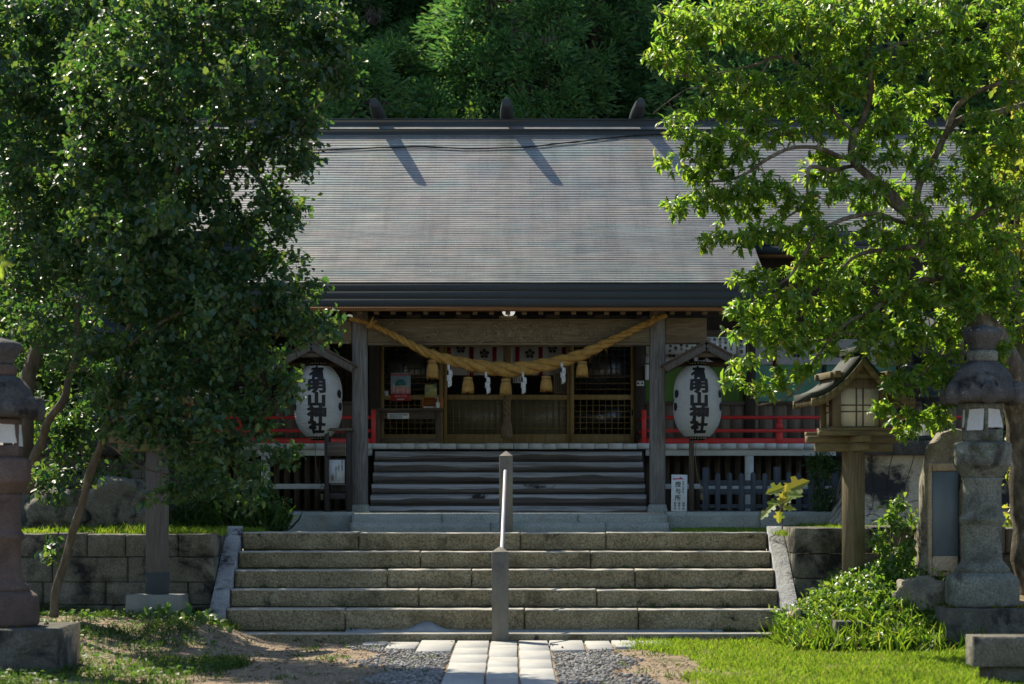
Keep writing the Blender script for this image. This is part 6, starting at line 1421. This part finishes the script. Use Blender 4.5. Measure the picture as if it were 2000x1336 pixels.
bC = [(1335, 55, 70, 55, ZC + .3, .5), (1430, 40, 90, 60, ZC + .3, .6), (1540, 50, 100, 70, ZC + .3, .7), (1640, 50, 80, 70, ZC, .6), (1740, 30, 80, 50, ZC - .2, .6), (1840, 40, 80, 55, ZC - .3, .6), (1960, 40, 80, 60, ZC - .4, .6), (1272, 115, 34, 18, ZC + .3, .2), (1340, 130, 60, 28, ZC + .3, .4), (1440, 175, 75, 40, ZC + .2, .5),
      (1540, 185, 80, 45, ZC + .1, .5), (1640, 160, 60, 60, ZC, .5), (1750, 130, 60, 45, ZC - .2, .5), (1840, 110, 60, 40, ZC - .3, .5), (1900, 120, 60, 40, ZC - .3, .5), (1975, 110, 50, 50, ZC - .4, .5), (1325, 245, 38, 25, ZC - .2, .3), (1385, 270, 65, 30, ZC - .2, .4), (1292, 313, 22, 15, ZC - .2, .2), (1400, 310, 85, 35, ZC - .2, .4), (1470, 250, 75, 45, ZC, .5), (1580, 250, 70, 30, ZC, .5, .8),
      (1740, 240, 50, 45, ZC - .2, .4), (1770, 300, 40, 40, ZC - .2, .4, .7), (1910, 300, 70, 45, ZC - .4, .5), (1975, 270, 40, 60, ZC - .4, .5), (1318, 400, 34, 20, ZC - .2, .25), (1395, 388, 70, 30, ZC - .2, .4), (1475, 375, 70, 40, ZC - .3, .4), (1560, 395, 60, 40, ZC - .4, .4, .8), (1640, 375, 45, 30, ZC - .4, .4, .7), (1730, 320, 30, 30, ZC - .3, .3, .6), (1880, 370, 70, 45, ZC - .3, .5),
      (1965, 390, 50, 50, ZC - .4, .5), (1382, 468, 36, 18, ZC - .5, .25), (1450, 462, 60, 25, ZC - .5, .35), (1525, 450, 55, 30, ZC - .5, .4, .8), (1620, 480, 60, 30, ZC - .5, .4, .8), (1720, 450, 60, 30, ZC - .4, .4, .8), (1850, 450, 65, 40, ZC - .3, .5), (1950, 490, 60, 55, ZC - .3, .5), (1470, 545, 50, 25, ZC - .5, .35), (1432, 600, 38, 22, ZC - .5, .3), (1450, 645, 42, 22, ZC - .5, .3),
      (1535, 590, 65, 38, ZC - .5, .4), (1630, 560, 60, 35, ZC - .45, .4), (1730, 530, 55, 30, ZC - .35, .4), (1800, 590, 60, 35, ZC - .3, .4), (1880, 560, 50, 35, ZC - .2, .4), (1520, 665, 65, 30, ZC - .5, .4), (1595, 645, 65, 38, ZC - .5, .4), (1695, 650, 60, 32, ZC - .5, .4), (1450, 715, 45, 16, ZC - .5, .25), (1425, 748, 28, 10, ZC - .5, .2), (1492, 755, 50, 20, ZC - .5, .3),
      (1560, 725, 50, 25, ZC - .5, .3), (1620, 690, 40, 20, ZC - .5, .3, .7), (1790, 650, 60, 40, ZC - .5, .4), (1840, 730, 50, 45, ZC - .3, .4), (1765, 745, 45, 32, ZC - .55, .25), (1722, 795, 32, 22, ZC - .55, .15), (1775, 830, 45, 28, ZC - .5, .2), (1830, 810, 40, 35, ZC - .3, .3, .8), (1960, 580, 50, 45, ZC - .2, .4), (1890, 480, 60, 50, ZC + .2, .5, .7), (1680, 590, 60, 40, ZC - .2, .4, .8), (1690, 260, 55, 45, ZC + .2, .4, .6), (1610, 320, 50, 30, ZC + .3, .4, .6), (1760, 470, 50, 35, ZC + .3, .4, .7), (1690, 500, 60, 30, ZC + .4, .4, .7), (1840, 520, 60, 45, ZC + .4, .4, .8), (1900, 430, 60, 40, ZC + .4, .4, .8), (1560, 530, 60, 30, ZC - .3, .4, .8), (1930, 640, 50, 40, ZC + .3, .4, .8), (1740, 690, 50, 30, ZC - .4, .3, .8), (1780, 580, 70, 40, ZC, .4, .8), (1850, 650, 50, 35, ZC, .4, .8), (1590, 215, 60, 25, ZC + .3, .4, .9), (1800, 210, 50, 30, ZC + .3, .4, .9), (1740, 200, 40, 30, ZC + .3, .3, .9), (1600, 345, 55, 28, ZC + .3, .4, .9), (1690, 400, 50, 25, ZC + .3, .4, .8), (1760, 380, 40, 40, ZC + .4, .4, .8), (1810, 280, 40, 40, ZC + .4, .4, .8), (1560, 480, 50, 30, ZC + .2, .4, .9), (1650, 530, 60, 30, ZC + .2, .4, .9), (1500, 610, 50, 30, ZC - .2, .4, .9), (1880, 620, 60, 40, ZC + .4, .4, .9), (1930, 560, 50, 40, ZC + .5, .4, .9), (1750, 640, 50, 35, ZC + .1, .4, .9), (1640, 600, 60, 30, ZC + .1, .4, .9), (1440, 420, 50, 25, ZC - .1, .3, .8), (1350, 340, 50, 22, ZC - .1, .3, .9), (1370, 215, 60, 25, ZC + .1, .4, .9), (1715, 365, 45, 25, ZC - .5, .2, .7), (1790, 405, 40, 25, ZC - .5, .2, .7), (1815, 330, 35, 30, ZC - .5, .2, .7), (1830, 510, 45, 30, ZC - .5, .2, .8), (1885, 600, 45, 30, ZC - .5, .2, .8), (1925, 235, 50, 25, ZC - .5, .2, .8), (1985, 190, 35, 30, ZC - .5, .2, .8), (1600, 440, 50, 22, ZC - .7, .2, .8), (1680, 300, 40, 30, ZC - .4, .2, .7), (1955, 690, 40, 30, ZC - .4, .2, .8), (1870, 170, 50, 25, ZC - .4, .2, .8), (1760, 560, 50, 22, ZC - .6, .2, .8)]
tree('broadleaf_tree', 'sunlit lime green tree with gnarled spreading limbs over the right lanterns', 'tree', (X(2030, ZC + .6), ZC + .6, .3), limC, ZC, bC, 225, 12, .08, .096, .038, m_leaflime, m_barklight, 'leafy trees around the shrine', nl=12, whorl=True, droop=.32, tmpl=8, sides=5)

# a lit tree behind at the right edge, and a darker one behind the left trees
ZD = 30.5
limD = [[(2010, 1040, 20), (2000, 900, 18), (1990, 700, 15), (1985, 500, 11), (1990, 300, 7), (1990, 120, 4)], [(1990, 700, 9), (1940, 600, 7), (1900, 500, 5)], [(1985, 500, 8), (2040, 400, 6), (2080, 300, 4)], [(1990, 800, 8), (1950, 760, 6), (1930, 720, 4)]]
bD = [(1990, 140, 60, 80, ZD, .8), (1985, 300, 60, 90, ZD, .8), (1950, 330, 40, 60, ZD, .6), (1990, 470, 70, 90, ZD, .8), (1920, 560, 60, 60, ZD, .7), (1990, 660, 60, 90, ZD, .8), (1990, 820, 60, 90, ZD, .8), (1985, 960, 60, 80, ZD, .8), (1900, 700, 60, 60, ZD, .6), (1830, 700, 50, 60, ZD, .5), (1780, 680, 40, 40, ZD, .4), (2060, 500, 70, 200, ZD, .9), (2060, 850, 70, 160, ZD, .9), (1830, 600, 50, 50, ZD, .5)]
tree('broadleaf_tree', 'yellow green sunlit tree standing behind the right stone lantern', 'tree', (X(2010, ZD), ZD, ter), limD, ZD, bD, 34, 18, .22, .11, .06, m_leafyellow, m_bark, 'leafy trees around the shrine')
ZEt = 29.6
limE = [[(130, 1030, 16), (140, 850, 14), (150, 650, 12), (170, 400, 9), (180, 150, 5)], [(150, 650, 7), (60, 560, 5), (0, 480, 4)], [(150, 700, 7), (260, 600, 5), (340, 520, 4)]]
bE = [(60, 700, 110, 70, ZEt, .8), (180, 720, 110, 70, ZEt, .8), (300, 760, 80, 80, ZEt, .7), (60, 560, 120, 90, ZEt, .9), (200, 560, 120, 90, ZEt, .9), (330, 620, 90, 90, ZEt, .8), (100, 380, 140, 120, ZEt, 1), (280, 400, 120, 120, ZEt, 1), (140, 200, 150, 120, ZEt, 1), (360, 880, 90, 70, ZEt - .6, .6), (200, 830, 80, 50, ZEt - .3, .6), (90, 800, 80, 60, ZEt - .3, .6), (280, 830, 70, 50, ZEt - .3, .5), (20, 720, 70, 60, ZEt, .6)]
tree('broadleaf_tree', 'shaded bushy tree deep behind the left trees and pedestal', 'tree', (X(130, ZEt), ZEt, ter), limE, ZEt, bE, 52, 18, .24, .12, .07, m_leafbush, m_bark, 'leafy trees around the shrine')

# ------------------------------------------------------------------ shrubs and small plants
def shrub(name, label, cat, base, blobs, dens, per, spread, ln, wd, m_l, group=None, stems=5, **kw):
    t = thing(name, label, cat, base, group); T = Twigs(); b = Vector(base)
    allc = np.mean([np.array(P(q[0], q[1], q[4])) for q in blobs], axis=0)
    for k in range(stems):
        q = random.choice(blobs); e = P(q[0], q[1], q[4]); T.limb([(b.x + U(-.06, .06), b.y + U(-.05, .05), b.z - .03, .014), (b.x * .6 + e.x * .4 + U(-.05, .05), b.y * .6 + e.y * .4, b.z * .55 + e.z * .45, .010), (e.x, e.y, e.z, .004)], 5, 5)
    tg = blob_targets(blobs, dens); d = T.grow(tg, 3, .05, .006, .012)
    T.mb.build('stems', m_bark, t, smooth=True); leafy('foliage', tg, d, per, spread, ln, wd, m_l, t, **kw); return t
zq = 27.6
shrub('shrub', 'dark rounded shrub on the terrace at the left corner of the hall', 'shrub', P(470, 1030, zq), [(440, 950, 90, 60, zq, .5), (510, 960, 55, 55, zq, .4), (380, 960, 60, 55, zq, .4), (535, 990, 35, 40, zq, .3), (420, 890, 70, 50, zq, .4), (470, 1005, 60, 25, zq, .35)], 60, 16, .16, .07, .035, m_leafbush, 'garden shrubs')
zq = 27.3
shrub('shrub', 'shaded straggly shrub before the left curved pedestal above the wall', 'shrub', P(170, 1040, zq), [(110, 850, 70, 45, zq, .35), (190, 840, 70, 45, zq, .35), (260, 870, 50, 45, zq, .3), (100, 930, 55, 40, zq, .3), (210, 930, 50, 30, zq, .3, .6), (60, 780, 60, 50, zq, .3), (160, 770, 70, 40, zq, .3)], 42, 16, .17, .075, .045, m_leafbush, 'garden shrubs')
zq = 29.3
shrub('shrub', 'fine leaved dark green shrub against the right picket fence', 'shrub', P(1605, 1010, zq), [(1600, 920, 38, 40, zq, .3), (1615, 965, 40, 40, zq, .3), (1585, 905, 25, 28, zq, .2, .7), (1625, 905, 35, 35, zq, .3), (1600, 990, 30, 20, zq, .25)], 110, 16, .12, .05, .022, m_leafbush, 'garden shrubs')
zq = 25.0
shrub('shrub', 'bright green leafy shrub between the wooden lantern and the monument', 'shrub', P(1745, 1130, zq), [(1740, 1010, 45, 28, zq, .22), (1770, 1020, 28, 25, zq, .2), (1720, 1060, 40, 30, zq - .1, .2), (1765, 1075, 40, 35, zq - .1, .22), (1735, 1100, 50, 25, zq - .15, .2), (1755, 985, 25, 14, zq, .12)], 95, 13, .13, .085, .045, m_weed, 'garden shrubs', tmpl=8)
zq = 23.4
shrub('shrub', 'sunny low shrub at the right edge beside the stone lantern', 'shrub', (X(2010, 26.5), 26.5, ter), [(1990, 900, 45, 60, 26.4, .4), (1985, 1010, 45, 70, 26.3, .4), (1990, 1090, 40, 50, 26.2, .4), (2040, 980, 50, 140, 26.5, .5)], 45, 15, .18, .08, .045, m_leafyellow, 'garden shrubs')
# fig seedling on the wall joint: big lobed leaves
zf_ = 26.35
t = thing('fig_seedling', 'small fig seedling with big yellow green lobed leaves on the right wall corner', 'plant', P(1527, 1034, zf_))
T = MB(); b0 = P(1527, 1036, zf_); m1 = P(1527, 985, zf_); LV = [(1560, 945, 62, 28, 1), (1510, 957, 46, -165, 1), (1535, 955, 30, 80, 1), (1530, 968, 30, 60, 1), (1555, 966, 40, 5, .5), (1508, 980, 34, 170, .5), (1505, 990, 36, -145, .5), (1492, 1005, 34, -140, .4), (1535, 990, 34, -20, .6), (1545, 992, 32, 0, .5), (1521, 1012, 30, -95, .9), (1540, 975, 26, 40, .8), (1526, 978, 26, -150, .8)]
leafV = []; leafF = []
LOBE = [(0, 0), (.12, .16), (.10, .36), (.30, .22), (.38, .24), (.42, .46), (.60, .42), (.62, .20), (.80, .20), (1.0, 0)]
for i, (px, py, ln, ang, tilt) in enumerate(LV):
    o0 = P(px - math.cos(R(ang)) * ln * .5, py + math.sin(R(ang)) * ln * .5, zf_ + U(-.12, .12)); L = ln * zf_ / F * .85; a = R(ang)
    ax = Vector((math.cos(a), U(-.35, .1), math.sin(a))).normalized(); nr = Vector((U(-.3, .3), -tilt, .75)).normalized(); sd = ax.cross(nr).normalized(); nr = sd.cross(ax)
    bI = len(leafV); mid = []
    for sgn in (1, -1):
        for (u, v) in LOBE: leafV.append(o0 + ax * (u * L) + sd * (sgn * v * L * .95) + nr * (.10 * v * L - .16 * u * u * L))
    n = len(LOBE)
    leafF.append(tuple(bI + k for k in range(n))); leafF.append(tuple(bI + n + k for k in range(n))[::-1])
    T.tube([tuple(b0 + (m1 - b0) * U(.2, .9)), tuple((m1 + o0) / 2 + Vector((0, 0, -.01))), tuple(o0)], [.004, .003, .002], 5)
T.tube([tuple(b0), tuple((b0 + m1) / 2 + Vector((.008, 0, 0))), tuple(m1)], [.006, .005, .004], 6); T.build('stem', m_barklight, t)
MB().add(leafV, leafF).build('leaves', m_figleaf, t)
# broad leaved weeds by the left post
for (px, py, lab) in ((395, 1215, 'ground ivy clump with pale leaves at the foot of the left balustrade'), (320, 1222, 'small ivy clump in front of the concrete lantern base')):
    z = 24.4; c = P(px, py, z); n = 46; pos = np.array(c) + RNG.normal(size=(n, 3)) * np.array((.13, .1, .02)); pos[:, 2] = gh(pos[:, 0], pos[:, 1]) + RNG.uniform(.02, .10, n)
    o = leaf_object('ivy_plant', pos, rnd_unit(n) + np.array((0, -.4, -.1)), rnd_unit(n) * .4 + np.array((0, -.5, .8)), RNG.uniform(.06, .12, n), RNG.uniform(.045, .08, n), m_weed, None, 8); tag(o, lab, 'plant')
# a sapling just outside the frame at left, close to the camera; its leaf tips reach into the view
zn = 12.5; t = thing('sapling', 'blurred leaves of a near sapling reaching in at the left edge', 'plant', (-2.95, zn, 0))
T = MB(); T.tube(crom([(-2.95, zn, -.02), (-2.93, zn, 1.0), (-2.9, zn, 2.0), (-2.82, zn, 2.75)], 5), .009, 6); T.tube([(-2.9, zn, 2.2), (-2.78, zn, 2.5), (-2.66, zn, 2.70)], [.006, .005, .003], 5); T.build('stem', m_bark, t, smooth=True)
n = 60; tt = RNG.random((n, 1)); pos = np.array((-2.95, zn, 1.6)) * (1 - tt) + np.array((-2.83, zn, 2.78)) * tt + RNG.normal(size=(n, 3)) * np.array((.035, .06, .05)); pos = np.vstack([pos, np.array([(-2.67, zn, 2.71), (-2.66, zn + .02, 2.69), (-2.68, zn - .02, 2.66)])]); n = len(pos)
ax = rnd_unit(n) + np.array((-.2, 0, -.3)); ax[-3:] = np.array([(.45, -.1, -.8), (.5, .2, .3), (.3, 0, -.95)])
leaf_object('leaves', pos, ax, rnd_unit(n) * .4 + np.array((0, -.5, .7)), np.full(n, .085), np.full(n, .042), m_leaflime, t, 8)

# ------------------------------------------------------------------ conifer wood on the hill behind
def cedar(i, hgt, ntuft, rmax):
    t = thing('conifer_tree', 'dark green conifer in the dense wood on the hill behind the shrine', 'tree', (0, 0, 0), 'conifers of the dense wood behind the shrine')
    mb = MB(); mb.tube(crom([(0, 0, -.6, .16), (.05 * i - .05, .03, hgt * .4, .12), (0, 0, hgt * .75, .07), (0, 0, hgt, .015)], 5) and [p[:3] for p in crom([(0, 0, -.6, .16), (.05 * i - .05, .03, hgt * .4, .12), (0, 0, hgt * .75, .07), (0, 0, hgt, .015)], 5)], [p[3] for p in crom([(0, 0, -.6, .16), (.05, .03, hgt * .4, .12), (0, 0, hgt * .75, .07), (0, 0, hgt, .015)], 5)], 8)
    rg = np.random.default_rng(50 + i); v = rg.random(ntuft) ** .8; az = rg.random(ntuft) * 6.283; z = hgt * (.12 + .88 * v); rad = rmax * np.sqrt(1 - .93 * v ** 2.2) * (.35 + .65 * rg.random(ntuft) ** .6) * (1 + .25 * np.sin(az * 3 + v * 9 + i))
    c = np.stack([np.cos(az) * rad, np.sin(az) * rad, z - .12 * rad], 1)
    for k in range(0, ntuft, 2): mb.tube([(0, 0, z[k] - .05), tuple(c[k] * np.array((.6, .6, 1)) + np.array((0, 0, .06))), tuple(c[k])], [.016, .010, .004], 3, cap=False)
    mb.build('trunk', m_cedarbark, t)
    per = 95; idx = np.repeat(np.arange(ntuft), per); k = len(idx); out = np.stack([np.cos(az), np.sin(az), np.full(ntuft, .25)], 1)
    dead = rg.random(ntuft) < .05
    sz = rg.uniform(.75, 1.25, ntuft)[idx]
    off = rnd_unit(k) * (rg.random((k, 1)) ** .6) * np.array((.22, .22, .17)) * sz[:, None]
    pos = c[idx] + off; ax = off * 4 + out[idx] * .55 + rnd_unit(k) * .35 + np.array((0, 0, -.12))
    kd = ~dead[idx]; ln = rg.uniform(.05, .12, k) * sz; wd = ln * .26
    leaf_object('crown', pos[kd], ax[kd], rnd_unit(kd.sum()), ln[kd], wd[kd], m_cedar, t)
    kd = dead[idx]; n = int(kd.sum())
    if n: leaf_object('dead_fronds', pos[kd] * np.array((.85, .85, 1)), rnd_unit(n) * .4 + np.array((0, 0, -1.)), rnd_unit(n), ln[kd] * 1.3, wd[kd] * .8, m_deadfrond, t)
    return t
protos = [cedar(0, 5.6, 330, 1.15), cedar(1, 4.7, 300, 1.3), cedar(2, 6.6, 380, 1.2)]
def copy_tree(o, parent=None):
    c = o.copy(); COL.objects.link(c)
    if parent is not None: c.parent = parent
    for ch in [q for q in o.children]: copy_tree(ch, c)
    return c
spots = []
for row, (Z, n, wid) in enumerate(((42.0, 12, 9.6), (43.6, 12, 9.8), (45.2, 13, 10.2), (46.9, 13, 10.6), (48.7, 13, 11.0), (50.6, 13, 11.4), (53, 12, 11.8), (44, 7, 19), (47, 8, 19), (50, 8, 19))):
    for k in range(n):
        if row > 6 and abs(-wid + 2 * wid * (k + .5 * (row % 2) + .25) / n) < 11: continue
        spots.append((-wid + 2 * wid * (k + .5 * (row % 2) + .25) / n + U(-.35, .35), Z + U(-.6, .6), U(.85, 1.5), U(0, 6.28)))
random.shuffle(spots)
for i, (x, z, s, a) in enumerate(spots):
    o = protos[i] if i < 3 else copy_tree(protos[i % 3])
    o.location = (x, z, float(hill_h(np.array(z))) - .15); o.rotation_euler = (0, 0, a); o.scale = (s, s, s)
# lighter broadleaf bushes catching light on the slope, just over the ridge
for (px, py, Z, rx, ry, lab, m_) in ((960, 60, 44.2, 45, 32, 'yellow green maple spray lit in the wood above the roof', m_leaflime), (1000, 20, 44.6, 30, 16, 'small bright green spray high in the wood above the roof', m_leaflime),
                                     (780, 215, 41.2, 60, 22, 'low bright green bush behind the roof by the left ridge log', m_leafbush), (905, 222, 41.0, 45, 16, 'low bush behind the roof left of the middle ridge log', m_leafbush), (1120, 185, 42.0, 60, 35, 'glossy leaved bush behind the roof right of the middle ridge log', m_leafbush), (1060, 228, 41.0, 32, 14, 'small tufted bush just over the ridge right of the middle log', m_leafbush)):
    base = P(px, py + ry, Z); base.z = float(hill_h(np.array(Z))) - .1
    shrub('hill_bush', lab, 'bush', base, [(px, py, rx, ry, Z, .5), (px + rx * .5, py + ry * .3, rx * .6, ry * .7, Z + .2, .4), (px - rx * .6, py + ry * .3, rx * .6, ry * .6, Z, .4)], 34, 13, .2, .13, .05, m_, 'bushes on the hillside above the roof', stems=4)
#@@CAMERA

# ------------------------------------------------------------------ camera, sun, sky
cam = bpy.data.cameras.new('camera'); co = bpy.data.objects.new('camera', cam); COL.objects.link(co)
co.location = (0, 0, EYE); co.rotation_euler = (R(90), 0, 0); cam.lens = 85; cam.sensor_width = 36; cam.sensor_fit = 'HORIZONTAL'
cam.shift_y = (959 - 668) / 2000.0; cam.clip_start = .1; cam.clip_end = 600
cam.dof.use_dof = True; cam.dof.focus_distance = 28.6; cam.dof.aperture_fstop = 2.4
SC.camera = co
AZ, EL = R(36), R(47)     # sun behind the hall, to the left of the view axis
sv = Vector((-math.sin(AZ) * math.cos(EL), math.cos(AZ) * math.cos(EL), math.sin(EL)))
sun = bpy.data.lights.new('sun', 'SUN'); sun.energy = 5.0; sun.angle = R(.53); sun.color = (1.0, .91, .74)
so = bpy.data.objects.new('sun', sun); COL.objects.link(so); so.rotation_euler = (-sv).to_track_quat('-Z', 'Y').to_euler(); so.location = (0, 60, 60)
w = bpy.data.worlds.new('World'); SC.world = w; w.use_nodes = True; nt = w.node_tree; nt.nodes.clear()
sky = nt.nodes.new('ShaderNodeTexSky'); sky.sky_type = 'NISHITA'; sky.sun_disc = False; sky.sun_elevation = EL; sky.sun_rotation = -AZ; sky.altitude = 400; sky.air_density = 1.0; sky.dust_density = .6; sky.ozone_density = 1.2
bg = nt.nodes.new('ShaderNodeBackground'); bg.inputs['Strength'].default_value = .115
ow = nt.nodes.new('ShaderNodeOutputWorld'); nt.links.new(sky.outputs[0], bg.inputs['Color']); nt.links.new(bg.outputs[0], ow.inputs['Surface'])
SC.view_settings.view_transform = 'Standard'; SC.view_settings.look = 'None'; SC.view_settings.exposure = 0.9; SC.view_settings.gamma = 1.0
cy = SC.cycles; cy.max_bounces = 7; cy.diffuse_bounces = 3; cy.glossy_bounces = 3; cy.transmission_bounces = 5; cy.transparent_max_bounces = 10; cy.caustics_reflective = False; cy.caustics_refractive = False
cy.use_denoising = True; cy.sample_clamp_indirect = 4.0; cy.sample_clamp_direct = 12.0
SC.render.use_persistent_data = False
